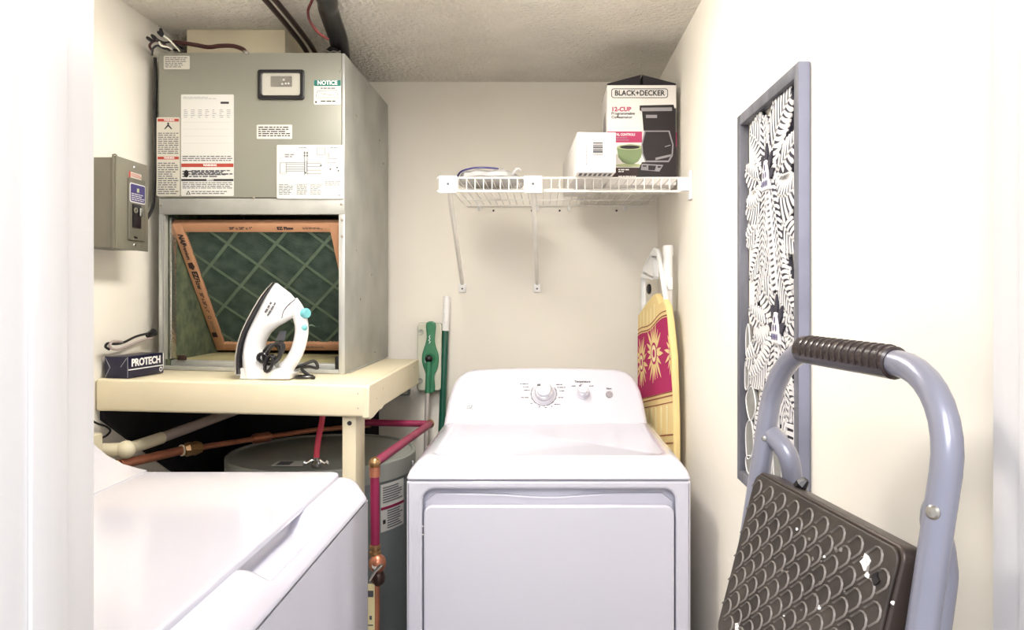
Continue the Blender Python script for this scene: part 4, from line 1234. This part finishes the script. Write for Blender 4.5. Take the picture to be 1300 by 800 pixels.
# copper pipe and white drain pipe below the platform
cp = thing('copper_pipe', 'copper pipe with unions crossing the dark space below the platform', 'pipe', (-.95, 2.2, .85))
q = [P(152, 590, 1.935), P(230, 572, 2.12), P(256, 568, 2.17), P(330, 556, 2.43), P(400, 546, 2.58), P(470, 540, 2.69)]
q[0].x = max(q[0].x, XL + .03)
MB().tube([q[0], q[1]], .0125, 14).build('pipe_run', 'copper', cp)
MB().tube([q[1], q[1].lerp(q[2], .06)], .0165, 14).build('ring', 'pvc', cp)
MB().tube([q[1].lerp(q[2], .12), q[1].lerp(q[2], .3), q[1].lerp(q[2], .5), q[1].lerp(q[2], .7), q[1].lerp(q[2], .95)], [.015, .021, .019, .021, .016], 8).build('union', 'brass', cp)
MB().tube([q[2], q[3], q[4], q[5]], .0085, 10).build('pipe_run', 'copper', cp)
MB().tube([q[3].lerp(q[2], .15), q[3].lerp(q[2], .1), q[3].lerp(q[4], .15), q[3].lerp(q[4], .2)], [.010, .0165, .0165, .010], 10).build('union', 'copper', cp)
MB().tube([q[0], q[0] + Vector((-.012, -.01, -.004))], .017, 12).build('elbow', 'brass', cp)
dp = thing('drain_pipe', 'cream plastic drain pipe slanting under the platform beside left wall', 'pipe', (-1.06, 2.1, .92))
a, b, c = P(160, 571, 1.95), P(205, 556, 2.08), P(303, 520, 2.42)
MB().tube([a, b], .0165, 14).build('pipe_run', 'pvc', dp)
MB().tube([b, c], .0145, 14).build('pipe_run', 'pvc_grey', dp)
MB().sphere(tuple(a), .024, 14, 10).build('elbow', 'pvc', dp)
MB().tube([a, Vector((XL + .004, a.y - .012, a.z))], .0185, 12).build('wall_stub', 'pvc', dp)
ob = thing('junction_box', 'small cream electrical box on left wall behind the washing machine console', 'electrical box', (-1.11, 1.96, .93))
bx('box_body', 'pvc', ob, XL + .001, XL + .035, 1.862, 1.914, .905, .965, .004)
wire([(XL + .012, 1.9, 1.0), (XL + .012, 1.93, .985), (XL + .012, 1.965, .972), (XL + .012, 1.985, .958), (XL + .012, 1.97, .948), (XL + .014, 1.94, .945), (XL + .02, 1.916, .935)], .0028, 'black_rubber', ob)
ol = thing('wall_outlet', 'small grey outlet box on the back wall beneath platform edge', 'outlet', (-.50, 2.75, .96))
bx('outlet_body', 'tank_grey', ol, -.56, -.508, YB - .03, YB - .001, .935, .992, .004)
bx('outlet_face', 'label_dull', ol, -.553, -.515, YB - .034, YB - .0305, .942, .985, .002)
for x in (-.543, -.531):
    bx('socket_slot', 'print_black', ol, x, x + .004, YB - .0355, YB - .0342, .958, .972)

lb_ = MB().prism([(1.958, .99), (1.958, 1.03), (2.705, 1.03), (2.705, .60), (2.61, .60), (2.12, .892)], 0, .012, frame((XL + .0005, 0, 0), (0, 1, 0), (0, 0, 1)))  # added boards: shade below the platform put into their shape and colour
tag(lb_.build('shade_board', 'shade_black'), 'black board put in as the dark shade on left wall below the platform', 'board')
tag(MB().box(XL + .001, -.60, 2.712, 2.726, .001, 1.055).build('shade_board', 'shade_black', None, .002), 'black board put in as the dark shade behind the grey water heater', 'board')

# ------------------------------------------------------------------ mop and broom between platform and dryer
mp = thing('flat_mop', 'upturned floor mop with green and cream head by the platform', 'mop', (-.41, 2.66, 0))
MF = frame((-.4295, 2.79, 1.083), (1, -.06, 0), (.0, .06, 1))
hw, hh = .0455, .124
MB().shape([rrect(-hw, hw, -hh, hh, .012)], -.012, 0, .004, MF).build('head_plate', 'mop_cream', mp)
MB().shape([rrect(-hw - .001, hw + .001, -hh - .004, hh + .003, .012)], -.026, -.0125, .004, MF).build('mop_pad', 'mop_pad', mp)
gl = [(-.010, hh + .002), (.024, hh + .002), (.022, .07), (.026, .04), (.036, .012), (.038, -.015), (.032, -.045), (.022, -.07), (.024, -hh - .002), (-.010, -hh - .002), (-.008, -.075), (-.014, -.05), (-.024, -.02), (-.024, .01), (-.014, .045), (-.008, .075)]
gp = [(p.x, p.y) for p in smoothpath([(x, y, 0) for x, y in gl], 3, True)]
g = MB().shape([gp], .0002, .012, .005, MF).build('green_spine', 'mop_green', mp)
MB().lathe([(.022, .012), (.021, .016), (.014, .014), (.006, .013)], 20, MF @ Matrix.Translation((.004, -.006, 0))).build('swivel_dish', 'mop_green', g)
MB().text('Libman', .018, MF @ Matrix.Translation((.004, .066, .0128)) @ Matrix.Rotation(PI / 2 + .05, 4, 'Z'), bold=.02, shear=.2).build('lettering', 'print_white', g) if False else \
    MB().tube(smoothpath([(.002, .05, .013), (.006, .056, .013), (.001, .062, .013), (.006, .068, .013), (.002, .074, .013), (.006, .08, .013)], 4), .0016, 6, MF).build('logo_mark', 'print_white', g)
for y in (.092, -.088):
    MB().lathe([(.010, .0002), (.010, .004), (.007, .002), (.002, .0018)], 18, MF @ Matrix.Translation((-.031, y, 0))).build('grip_button', 'mop_pad', mp)
hub = MF @ Vector((.004, -.006, .022))
MB().sphere(tuple(hub), .0145, 14, 10).build('swivel_joint', 'black_plastic', mp)
e0 = hub + Vector((0, 0, -.005)); e1 = hub + Vector((-.004, -.006, -.125)); e2 = Vector((-.440, 2.66, .005))
MB().tube([e0, e1], .0095, 12).build('pole_socket', 'mop_green', mp)
MB().tube([e1, e2], .0085, 12).build('pole', 'mop_pole', mp)
br = thing('broom_pole', 'dark green broom pole with a white grip against the back wall', 'broom', (-.385, 2.66, 0))
b0, b1, b2 = P(567.5, 376, 2.815), P(565.5, 420, 2.812), Vector((-.400, 2.70, .006))
MB().tube([b0, b0.lerp(b1, .03), b1], [.011, .0135, .0135], 14).build('grip', 'white_plastic', br)
for i in range(1, 12):
    c = b0.lerp(b1, i / 12.0); d = (b1 - b0).normalized()
    MB().lathe([(.0134, -.0012), (.0143, 0), (.0134, .0012)], 14, frame(c, (1, 0, 0), (0, 1, 0))).build('grip_rib', 'white_plastic', br)
MB().tube([b1, b2], .0128, 14).build('pole', 'broom_green', br)

# ------------------------------------------------------------------ ironing board in the right corner
ib = thing('ironing_board', 'ironing board with a magenta and yellow sunflower cover standing on end', 'ironing board', (.35, 2.425, 0))
IBF = frame((.360, 2.425, 0), (.196, -.981, 0), (0, 0, 1))
endo = [(-.172, 1.05), (-.174, 1.375), (-.150, 1.398), (-.066, 1.452), (-.046, 1.461), (-.022, 1.457), (-.006, 1.44), (.055, 1.31), (.066, 1.25), (.068, 1.05)]
hole1 = [(-.158, 1.385), (-.075, 1.437), (-.060, 1.438), (-.052, 1.425), (-.042, 1.375), (-.050, 1.367)]
hole2 = [(-.145, 1.245), (-.10, 1.245), (-.085, 1.288), (-.145, 1.272)]
MB().shape([endo, hole1, hole2], -.020, -.002, .004, IBF, 3).build('metal_rest', 'board_frame', ib)
MB().tube([Vector((x, y, -.010)) for x, y in ((.068, 1.1), (.066, 1.25), (.055, 1.31), (-.006, 1.44), (-.022, 1.457), (-.046, 1.461), (-.066, 1.452), (-.150, 1.398))], .008, 10, IBF).build('rim_tube', 'board_frame', ib)
MB().lathe([(.017, -.004), (.017, .001), (.012, .004), (.003, .0045)], 20, IBF @ Matrix.Translation((-.082, 1.333, 0))).build('plug', 'black_plastic', ib)
MB().box(.03, .055, 1.33, 1.37, -.034, -.021, IBF).build('hook', 'board_frame', ib, .004)
cov = [(-.178, .08), (-.179, 1.243), (-.1, 1.282), (-.03, 1.312), (.0, 1.318), (.022, 1.306), (.035, 1.288), (.07, 1.300), (.1, 1.280), (.118, 1.235), (.148, 1.13), (.165, .95), (.176, .08)]
MB().shape([cov], -.016, .006, .006, IBF, 3).build('cover', 'cover_cream', ib)
def inset(poly, d):
    cx = sum(p[0] for p in poly) / len(poly)
    return [(p[0] - math.copysign(min(d, abs(p[0])), p[0]), p[1]) for p in poly]
cin = inset(cov, .005)
top_l = lambda x: 1.168 + (x + .17) / .3 * .085 + .006 * math.sin(x * 30)
bot_l = lambda x: .955 + (x + .17) / .33 * .072
def band(f0, f1):
    n = 14; lo = -.174; hi = .162
    p = [(lo + (hi - lo) * i / n, f0(lo + (hi - lo) * i / n)) for i in range(n + 1)] + [(hi - (hi - lo) * i / n, f1(hi - (hi - lo) * i / n)) for i in range(n + 1)]
    def right(x, y):
        # right edge of the cover at height y
        tab = [(.08, .171), (.95, .160), (1.13, .143), (1.235, .113), (1.28, .095), (1.30, .07)]
        return lerp_tab(tab, y) - x
    return clip_poly(p, right)
MB().shape([band(bot_l, top_l)], .0062, .0072, 0, IBF).build('cover_print', 'cover_magenta', ib)
for k, (o0, o1, m_) in enumerate(((-.016, -.012, 'cover_line'), (-.036, -.033, 'cover_line'), (-.004, -.001, 'cover_line'), (-.135, -.131, 'cover_line'), (-.160, -.156, 'cover_line'), (-.25, -.246, 'cover_line'), (-.27, -.266, 'cover_line'), (-.30, -.297, 'cover_line'))):
    MB().shape([band(lambda x, o=o0: bot_l(x) + o, lambda x, o=o1: bot_l(x) + o)], .0062, .0070, 0, IBF).build('cover_stripe', m_, ib)
for o0, o1 in ((.004, .008), (.018, .021)):
    MB().shape([band(lambda x, o=o0: top_l(x) + o, lambda x, o=o1: top_l(x) + o)], .0062, .0070, 0, IBF).build('cover_stripe', 'cover_line', ib)
for x in (-.12, -.08, -.04, .0, .05, .1):
    for (f0, f1) in ((-.13, -.04), (-.25, -.165)):
        MB().shape([[(x, bot_l(x) + f0), (x + .012, bot_l(x) + f0), (x + .012, bot_l(x) + f1), (x, bot_l(x) + f1)]], .0062, .0068, 0, IBF).build('cover_stripe', 'cover_pale', ib)
for x in (-.15, -.115, -.08, -.045, -.01):
    MB().shape([[(x, top_l(x) + .024), (x + .006, top_l(x) + .024), (x + .006, top_l(x) + .075), (x, top_l(x) + .07)]], .0062, .0068, 0, IBF).build('cover_stripe', 'cover_pale', ib)
def flower(cx, cy, rx, ry, n, seed):
    rr = random.Random(seed)
    keep = lambda p: clip_poly(clip_poly(p, lambda x, y: x + .174), lambda x, y: lerp_tab([(.95, .160), (1.13, .143), (1.235, .113)], y) - x)
    for i in range(n):
        a = 2 * PI * i / n + rr.uniform(-.08, .08)
        L = rr.uniform(.8, 1.05); w = .30
        pts = []
        for t, ww in ((.2, .5), (.45, 1), (.7, .8), (1, 0), (.7, -.8), (.45, -1), (.2, -.5)):
            ang = a + ww * w * (1 if t < .6 else .6) * .6
            pts.append((cx + rx * L * t * math.cos(ang), cy + ry * L * t * math.sin(ang)))
        pts = keep(pts)
        if len(pts) > 2:
            MB().shape([pts], .0074, .0080 + .0002 * (i % 3), 0, IBF).build('petal_print', 'cover_cream', ib)
    for sx, m_, d in ((.34, 'cover_magenta', .0086), (.26, 'cover_pale', .0090), (.13, 'cover_magenta', .0094)):
        p = keep(circle(cx, cy, rx * sx, 18, ry * sx))
        if len(p) > 2: MB().shape([p], d, d + .0003, 0, IBF).build('flower_eye', m_, ib)
flower(-.130, 1.085, .062, .095, 16, 1)
flower(-.005, 1.125, .080, .105, 18, 2)
flower(.150, 1.14, .06, .075, 14, 4)
MB().tube([IBF @ Vector((-.1, .003, -.028)), IBF @ Vector((-.1, .5, -.028))], .011, 10).build('folded_leg', 'board_frame', ib)
MB().tube([IBF @ Vector((.08, .003, -.028)), IBF @ Vector((.08, .5, -.028))], .011, 10).build('folded_leg', 'board_frame', ib)
# white rod behind it
rd = thing('white_rod', 'white plastic rod with end cap leaning behind the ironing board', 'rod', (.39, 2.4, 0))
r0, r1 = Vector((.3925, 2.405, 1.472)), Vector((.388, 2.30, .004))
r1 = Vector((.392, 2.44, .006))
MB().tube([r0 + Vector((0, 0, -.03)), r1], .0150, 16).build('tube', 'white_plastic', rd)
MB().tube([r0, r0 + Vector((0, 0, -.004)), r0 + Vector((0, .0005, -.034))], [.0150, .0172, .0172], 16).build('end_cap', 'white_plastic', rd)

# ------------------------------------------------------------------ carved palm panel on the right wall
PYF, PYN, PZ0, PZ1 = 1.594, 1.209, .928, 1.692
PW, PH = PYF - PYN, PZ1 - PZ0
cv = thing('carved_panel', 'carved whitewashed wooden wall panel of two palm trees in grey frame', 'wall art', (.405, (PYF + PYN) / 2, PZ0))
CP = frame((XR - .001, PYF, PZ0), (0, -1, 0), (0, 0, 1))       # local x toward the door, y up, z into the room
fw = .022
bars = [(0, fw, 0, PH), (PW - fw, PW, 0, PH)]
MB().box(0, fw, 0, PH, 0, .019, CP).build('frame_bar', 'carved_frame', cv, .0015)
MB().box(PW - fw, PW, 0, PH, 0, .019, CP).build('frame_bar', 'carved_frame', cv, .0015)
MB().box(fw + .0003, PW - fw - .0003, 0, fw, 0, .019, CP).build('frame_bar', 'carved_frame', cv, .0015)
MB().box(fw + .0003, PW - fw - .0003, PH - fw, PH, 0, .019, CP).build('frame_bar', 'carved_frame', cv, .0015)
MB().box(PW + .0002, PW + .0016, .001, PH - .001, .0005, .0185, CP).build('lit_frame_edge', 'carved_lit_edge', cv, .0005)  # added strip: light on the frame's near side put into its colour
AX, BX_, AY, BY_ = fw + .001, PW - fw - .001, fw + .001, PH - fw - .001
def cclip(poly):
    for f in (lambda x, y: x - AX, lambda x, y: BX_ - x, lambda x, y: y - AY, lambda x, y: BY_ - y):
        if len(poly) < 3: return []
        poly = clip_poly(poly, f)
    return poly
def inside(poly, x, y):
    r = False; n = len(poly); j = n - 1
    for i in range(n):
        if (poly[i][1] > y) != (poly[j][1] > y) and x < (poly[j][0] - poly[i][0]) * (y - poly[i][1]) / (poly[j][1] - poly[i][1]) + poly[i][0]: r = not r
        j = i
    return r
COVER = []          # outlines of the carving already laid, uppermost first
LV = [0]
def free(x, y):
    return AX < x < BX_ and AY < y < BY_ and not any(inside(p, x, y) for p in COVER)
def frond(c, e, bend, width, nl):
    """palm frond from c to e, bowed sideways by bend; carved leaflets both sides of the rib"""
    c = Vector(c); e = Vector(e)
    d = e - c; nrm = Vector((-d.y, d.x)).normalized()
    mid = (c + e) / 2 + nrm * bend
    def pt(t): return c * (1 - t) ** 2 + mid * 2 * t * (1 - t) + e * t * t
    def tn(t): return ((mid - c) * (1 - t) + (e - mid) * t).normalized()
    def wd(t): return width * (math.sin(PI * min(1, (t * .9 + .10)) ** .8) ** .6 + .02)
    nl = max(5, int(d.length * (1 + .5 * abs(bend) / d.length) / (.0105 + .008 * abs(d.x) / d.length)))
    N = 22
    left = []; right = []
    for i in range(N + 1):
        t = i / N; p = pt(t); g = tn(t); q = Vector((-g.y, g.x))
        sh = g * wd(t) * .6 * (1 - t * .5)
        left.append(tuple(p + q * wd(t) + sh)); right.append(tuple(p - q * wd(t) + sh))
    out = left + right[::-1]
    poly = cclip(out)
    if len(poly) < 3: return
    LV[0] += 1
    top = .0105 - .00002 * LV[0]
    base = MB().prism(poly, .001, top, CP).build('frond', 'carved_dark', cv)
    mb = MB()
    z0, z1 = .0085, .0109
    def strip(m, hw):
        """ribbon along m, dropped where an upper frond lies on it"""
        for k in range(len(m) - 1):
            a, b = m[k], m[k + 1]
            q = (a + b) / 2
            if not free(q.x, q.y): continue
            n1 = (b - a).normalized(); n1 = Vector((-n1.y, n1.x))
            h0, h1 = hw[k], hw[k + 1]
            pl = [tuple(a + n1 * h0), tuple(a - n1 * h0), tuple(b - n1 * h1), tuple(b + n1 * h1)]
            pl = cclip(pl)
            if len(pl) > 2: mb.prism(pl, z0, z1, CP)
    sp = d.length * (1 + 1.2 * abs(bend) / d.length) / nl
    for s in (1, -1):
        for i in range(nl):
            t = (i + .4) / nl * .97
            p = pt(t); g = tn(t); q = Vector((-g.y, g.x)) * s
            L = wd(t) * 1.0
            a = p; b = p + q * L * .60 + g * L * .25; e2 = p + q * L * .97 + g * L * .78
            m = []; hw = []
            for k in range(8):
                u = k / 7
                m.append(a * (1 - u) ** 2 + b * 2 * u * (1 - u) + e2 * u * u)
                hw.append(sp * (.17 + .05 * u) if k < 7 else sp * .10)
            strip(m, hw)
    strip([pt(i / 16 * .98) for i in range(17)], [.0030 * (1 - .5 * i / 16) for i in range(17)])
    if mb.v: mb.build('leaflets', 'carved_white', base)
    COVER.append(out)
def leaf(pts, lv=0.0, m='carved_grey'):
    sp = [(p.x, p.y) for p in smoothpath([(x, y, 0) for x, y in pts], 4, True)]
    sp = cclip(sp)
    if len(sp) < 3: return
    o = MB().prism(sp, .002 + lv, .008 + lv, CP).build('leaf', m, cv)
    MB().tube([Vector((x, y, .0082 + lv)) for x, y in sp], .0016, 6, CP, closed=True).build('leaf_rim', 'carved_white', o)
def trunk(a, b, w0, w1, n, lv=.001):
    a = Vector(a); b = Vector(b); d = (b - a); q = Vector((-d.y, d.x)).normalized()
    poly = cclip([tuple(a + q * w0), tuple(a - q * w0), tuple(b - q * w1), tuple(b + q * w1)])
    o = MB().prism(poly, .002, .010 + lv, CP).build('trunk', 'carved_dark', cv)
    mb = MB()
    for i in range(n):
        t0, t1 = (i + .12) / n, (i + .72) / n
        p0 = a + d * t0; p1 = a + d * t1; w = w0 + (w1 - w0) * t0
        pl = cclip([tuple(p0 + q * w * .82), tuple(p0 - q * w * .82), tuple(p1 - q * w * .82 - d * .1 / n), tuple(p1 + q * w * .82)])
        if len(pl) > 2: mb.prism(pl, .010 + lv, .013 + lv, CP)
    for s in (1, -1):
        pl = cclip([tuple(a + q * w0 * s), tuple(a + q * w0 * s * .86), tuple(b + q * w1 * s * .86), tuple(b + q * w1 * s)])
        if len(pl) > 2: mb.prism(pl, .010 + lv, .0135 + lv, CP)
    mb.build('trunk_rings', 'carved_white', o)
def crown(c, k=1.0):
    c = Vector(c)
    for dx, dy, rot in ((0, .036, 0), (-.020, .020, 35), (.020, .020, -35), (-.026, -.002, 75), (.026, -.002, -75)):
        r = math.radians(rot)
        pl = [(0, .022), (.009, .004), (.006, -.016), (-.006, -.016), (-.009, .004)]
        pl = [(c.x + k * (dx + x * math.cos(r) - y * math.sin(r)), c.y + k * (dy + x * math.sin(r) + y * math.cos(r))) for x, y in pl]
        MB().prism(pl, .009, .0145, CP).build('bud_leaf', 'carved_dark', cv)
    o = MB().shape([[(c.x + k * x, c.y + k * y) for x, y in ((-.022, -.03), (.022, -.03), (.019, .0), (.006, .026), (-.006, .026), (-.019, .0))]], .010, .017, .002, CP).build('fruit_cluster', 'carved_white', cv)
    mb = MB()
    for x, y in ((0, .012), (-.007, -.002), (.007, -.002), (-.014, -.018), (-.0045, -.018), (.0045, -.018), (.014, -.018)):
        mb.shape([circle(c.x + k * x, c.y + k * y, .0026 * k, 8, .006 * k)], .017, .0178, 0, CP)
    mb.build('fruit', 'print_blue', o)
KX = PW / .374; KZ = PH / .748
def sc(p): return (p[0] * KX, p[1] * KZ)
def leafs(lst):
    for pts in lst:
        leaf([sc(p) for p in pts], 0)
c1 = sc((.187, .600))
crown(c1)
COVER.append(circle(c1[0], c1[1], .026, 12, .034))
trunk(sc((.190, .575)), sc((.234, .385)), .010, .016, 17)
COVER.append([sc(p) for p in ((.180, .575), (.200, .575), (.250, .385), (.218, .385))])
for e, bnd, w, nl in (((.150, .430), -.022, .024, 13), ((.262, .425), .018, .026, 13), ((.060, .410), .055, .034, 17), ((.328, .350), -.060, .046, 19),
                      ((.036, .560), .055, .040, 13), ((.340, .560), -.060, .046, 13),
                      ((.160, .712), .012, .030, 12), ((.320, .712), .040, .050, 14), ((.065, .700), -.030, .042, 13), ((.342, .640), -.030, .034, 10), ((.03, .635), .03, .03, 9), ((.035, .49), .05, .04, 12), ((.10, .36), .03, .035, 12), ((.35, .46), -.04, .04, 12), ((.25, .73), .0, .04, 9), ((.11, .73), .0, .035, 9)):
    frond(c1, sc(e), bnd, w, nl)
leafs(([(.135, .44), (.165, .50), (.185, .43), (.16, .385)], [(.265, .43), (.285, .46), (.295, .40), (.275, .37)], [(.30, .40), (.318, .41), (.320, .365), (.305, .355)]))
c2 = sc((.246, .325))
crown(c2)
COVER.append(circle(c2[0], c2[1], .026, 12, .034))
trunk(sc((.246, .300)), sc((.243, .150)), .010, .014, 14)
COVER.append([sc(p) for p in ((.236, .300), (.256, .300), (.257, .150), (.229, .150))])
for e, bnd, w, nl in (((.205, .150), -.018, .024, 12), ((.290, .160), .015, .026, 11), ((.125, .125), .045, .034, 16), ((.340, .180), -.040, .040, 14),
                      ((.06, .215), .045, .036, 15), ((.085, .300), .045, .036, 13), ((.344, .285), -.035, .034, 9),
                      ((.215, .432), .006, .030, 12), ((.318, .415), .020, .036, 12), ((.115, .405), -.020, .036, 13), ((.344, .355), -.02, .026, 8), ((.055, .355), .03, .03, 11), ((.03, .25), .03, .04, 11), ((.09, .10), .04, .035, 12), ((.31, .12), -.02, .035, 9), ((.16, .44), .0, .03, 9)):
    frond(c2, sc(e), bnd, w, nl)
leafs(([(.150, .385), (.18, .40), (.19, .35), (.17, .335)], [(.03, .30), (.05, .32), (.06, .26), (.035, .25)]))
trunk(sc((.322, .170)), sc((.334, .024)), .024, .024, 12, .003)
leafs(([(.03, .17), (.075, .20), (.10, .16), (.06, .13)], [(.03, .11), (.07, .13), (.085, .08), (.04, .05)], [(.10, .15), (.14, .12), (.13, .06), (.10, .08)], [(.15, .11), (.20, .12), (.20, .05), (.16, .03)],
       [(.21, .13), (.26, .12), (.26, .06), (.22, .05)], [(.03, .05), (.08, .06), (.09, .026), (.04, .024)], [(.26, .08), (.29, .11), (.30, .04), (.27, .026)], [(.11, .06), (.15, .05), (.15, .026), (.11, .026)],
       [(.025, .24), (.05, .25), (.05, .2), (.025, .19)]))

# ------------------------------------------------------------------ folding step stool leaning on the right wall
st = thing('step_stool', 'grey tubular folding step stool leaning on right wall beside doorway', 'step stool', (.2, .83, 0))
LS = .15
def SL(s, z, dx=0.0):
    t = s / .344
    return Vector((.31 + .054 * t + LS * (z - 1.25) + dx, 1.0 - .34 * t, z))
SW, RB, TR = .344, .088, .0134
path = [(0, .012), (0, .4), (0, .8), (0, 1.10), (0, 1.25 - RB)]
for i in range(1, 10):
    a = math.radians(180 - 90 * i / 9); path.append((RB + RB * math.cos(a), 1.25 - RB + RB * math.sin(a)))
path += [(.12, 1.25), (SW / 2, 1.25), (SW - .12, 1.25)]
for i in range(0, 10):
    a = math.radians(90 - 90 * i / 9); path.append((SW - RB + RB * math.cos(a), 1.25 - RB + RB * math.sin(a)))
path += [(SW, 1.10), (SW, .8), (SW, .4), (SW, .012)]
MB().tube([SL(s, z) for s, z in path], TR, 18).build('handle_frame', 'stool_tube', st)
for s in (0, SW):
    MB().tube([SL(s, .001), SL(s, .035)], .0165, 14).build('rubber_foot', 'black_rubber', st)
g0, g1 = .066, .252
MB().tube([SL(g0, 1.25), SL(g0 + .002, 1.25), SL(g1 - .002, 1.25), SL(g1, 1.25)], [.0145, .0168, .0168, .0145], 20).build('grip', 'stool_grip', st)
ax = (SL(g1, 1.25) - SL(g0, 1.25)).normalized()
sideV = Vector((0, 0, 1)).cross(ax).normalized()
for i in range(13):
    s = g0 + .012 + i * (g1 - g0 - .03) / 12
    pts = []
    for k in range(15):
        a = math.radians(-40 + 240 * k / 14)
        c = SL(s + .010 * (k / 14), 1.25)
        pts.append(c + (sideV * math.cos(a) + Vector((0, 0, 1)) * math.sin(a)) * .0168)
    MB().tube(pts, .0019, 6).build('grip_ridge', 'stool_grip', st)
# rear legs, hinged inside the front frame
for s0, s1 in ((0.006, .030), (SW - .006, SW - .030)):
    pts = smoothpath([SL(s0, 1.135, .004), SL(s1, 1.112, .018), SL(s1, 1.075, .030), SL(s1, 1.03, .034), SL(s1, .8, .033), SL(s1, .4, .032), SL(s1, .012, .032)], 5)
    MB().tube(pts, .0128, 16).build('rear_leg', 'stool_tube', st)
    MB().tube([SL(s1, .001, .032), SL(s1, .035, .032)], .0158, 14).build('rubber_foot', 'black_rubber', st)
for s, nn in ((0, 1), (SW, 1)):
    c = SL(s, 1.128)
    vdir = Vector((-.75, -.55, .15)) if s else Vector((-.30, -.95, .1))
    M = frame(c + vdir.normalized() * .0115, vdir.cross(Vector((0, 0, 1))), (0, 0, 1))
    vd = vdir.normalized(); rr = Vector((0, 0, 1)).cross(vd).normalized(); uu = vd.cross(rr)
    M = frame(c + vd * .0115, rr, uu)
    MB().lathe([(.0065 if s else .004, 0), (.0065 if s else .004, .0015), (.0045 if s else .003, .0035), (.001, .004)], 14, M).build('rivet', 'screw', st)
# top step folded up against the frame
sr = Vector((.157, -.988, 0)).normalized(); su = Vector((.27, .043, 1)).normalized()
TP = Vector((.2785, .983, 1.0895))
SFm = frame(TP, sr, su)          # local x near, y up (0 = top edge), z toward room
SWD, SHT = .306, .215
MB().shape([rrect(0, SWD, -SHT, 0, .014)], -.026, 0, .003, SFm).build('step_plate', 'tread_edge', st)
MB().shape([rrect(.003, SWD - .003, -SHT + .003, -.004, .013)], .0002, .004, .0015, SFm).build('tread_mat', 'tread_rubber', st)
scale = MB()
u = [( -.0085, -.006), (.0015, -.006), (.0045, -.0045), (.0065, -.0015), (.0065, .0015), (.0045, .0045), (.0015, .006), (-.0085, .006)]
n = len(u); vs = []; fs = []
for i, (x, y) in enumerate(u):
    a = u[max(i - 1, 0)]; b = u[min(i + 1, n - 1)]
    t = Vector((b[0] - a[0], b[1] - a[1])).normalized(); q = Vector((-t.y, t.x))
    w = .00075
    vs += [(x + q.x * w, y + q.y * w, 0), (x, y, .0013), (x - q.x * w, y - q.y * w, 0)]
for i in range(n - 1):
    b = i * 3
    fs += [(b, b + 3, b + 4, b + 1), (b + 1, b + 4, b + 5, b + 2)]
scale.add(vs, fs)
smesh = mesh_of(scale, 'tread_ridge', 'tread_ridge')
row = 0
y = -.020
while y > -SHT + .012:
    x = .018 + (.016 if row % 2 else 0)
    while x < SWD - .012:
        M = SFm @ Matrix.Translation((x, y, .004)) @ Matrix.Rotation(math.radians(42), 4, 'Z') @ Matrix.Scale(1.45, 4)
        piece('tread_ridge', smesh, M, st)
        x += .032
    y -= .0155; row += 1
rp = random.Random(11)
def splash(cx, cy, r, seed, name='paint_spot', m='paint_splash'):
    q = random.Random(seed)
    pl = [(cx + r * q.uniform(.5, 1.1) * math.cos(2 * PI * i / 9), cy + r * q.uniform(.5, 1.1) * math.sin(2 * PI * i / 9)) for i in range(9)]
    MB().prism(pl, .0042, .0056, SFm).build(name, m, st)
splash(.262, -.030, .009, 1); splash(.269, -.040, .0035, 3)
splash(.281, -.038, .0065, 2, 'dent', 'black_plastic')
for i in range(26):
    splash(rp.gauss(.18, .04), rp.uniform(-.15, -.03), rp.uniform(.001, .003), 20 + i, 'scuff', 'tread_ridge' if i % 3 else 'paint_splash')
splash(.055, -.185, .006, 40)
# second step and cross braces lower down
SF2 = frame(SL(.02, .80, -.03), sr, (.16, .025, 1))
MB().shape([rrect(0, .304, -.19, 0, .014)], -.024, 0, .003, SF2).build('step_plate', 'tread_edge', st)
MB().shape([rrect(.003, .301, -.187, -.003, .013)], .0002, .004, .0015, SF2).build('tread_mat', 'tread_rubber', st)
MB().tube([SL(0, .86), SL(SW, .86)], .008, 10).build('cross_bar', 'stool_tube', st)
MB().tube([SL(.03, .3, .032), SL(SW - .03, .3, .032)], .008, 10).build('cross_bar', 'stool_tube', st)
MB().tube([SFm @ Vector((.075, .0, -.018)), SFm @ Vector((.080, .006, -.018)), SFm @ Vector((.083, .012, -.02))], [.008, .008, .004], 8).build('hinge_stub', 'black_plastic', st)
# small caution sticker at the bottom left, on a tab of the frame
SF3 = frame(SFm @ Vector((.012, -SHT + .012, -.014)), sr, (.155, .025, 1))
lbp = MB().box(-.008, .05, -.12, -.004, -.010, -.002, SF3).build('side_plate', 'tread_edge', st, .002)
lb = MB().box(-.006, .014, -.06, -.010, -.0018, -.0010, SF3).build('caution_sticker', 'black_plastic', lbp)
MB().shape([circle(.004, -.022, .007, 16)], -.0008, -.0004, 0, SF3).build('sticker_disc', 'orange_sticker', lb)
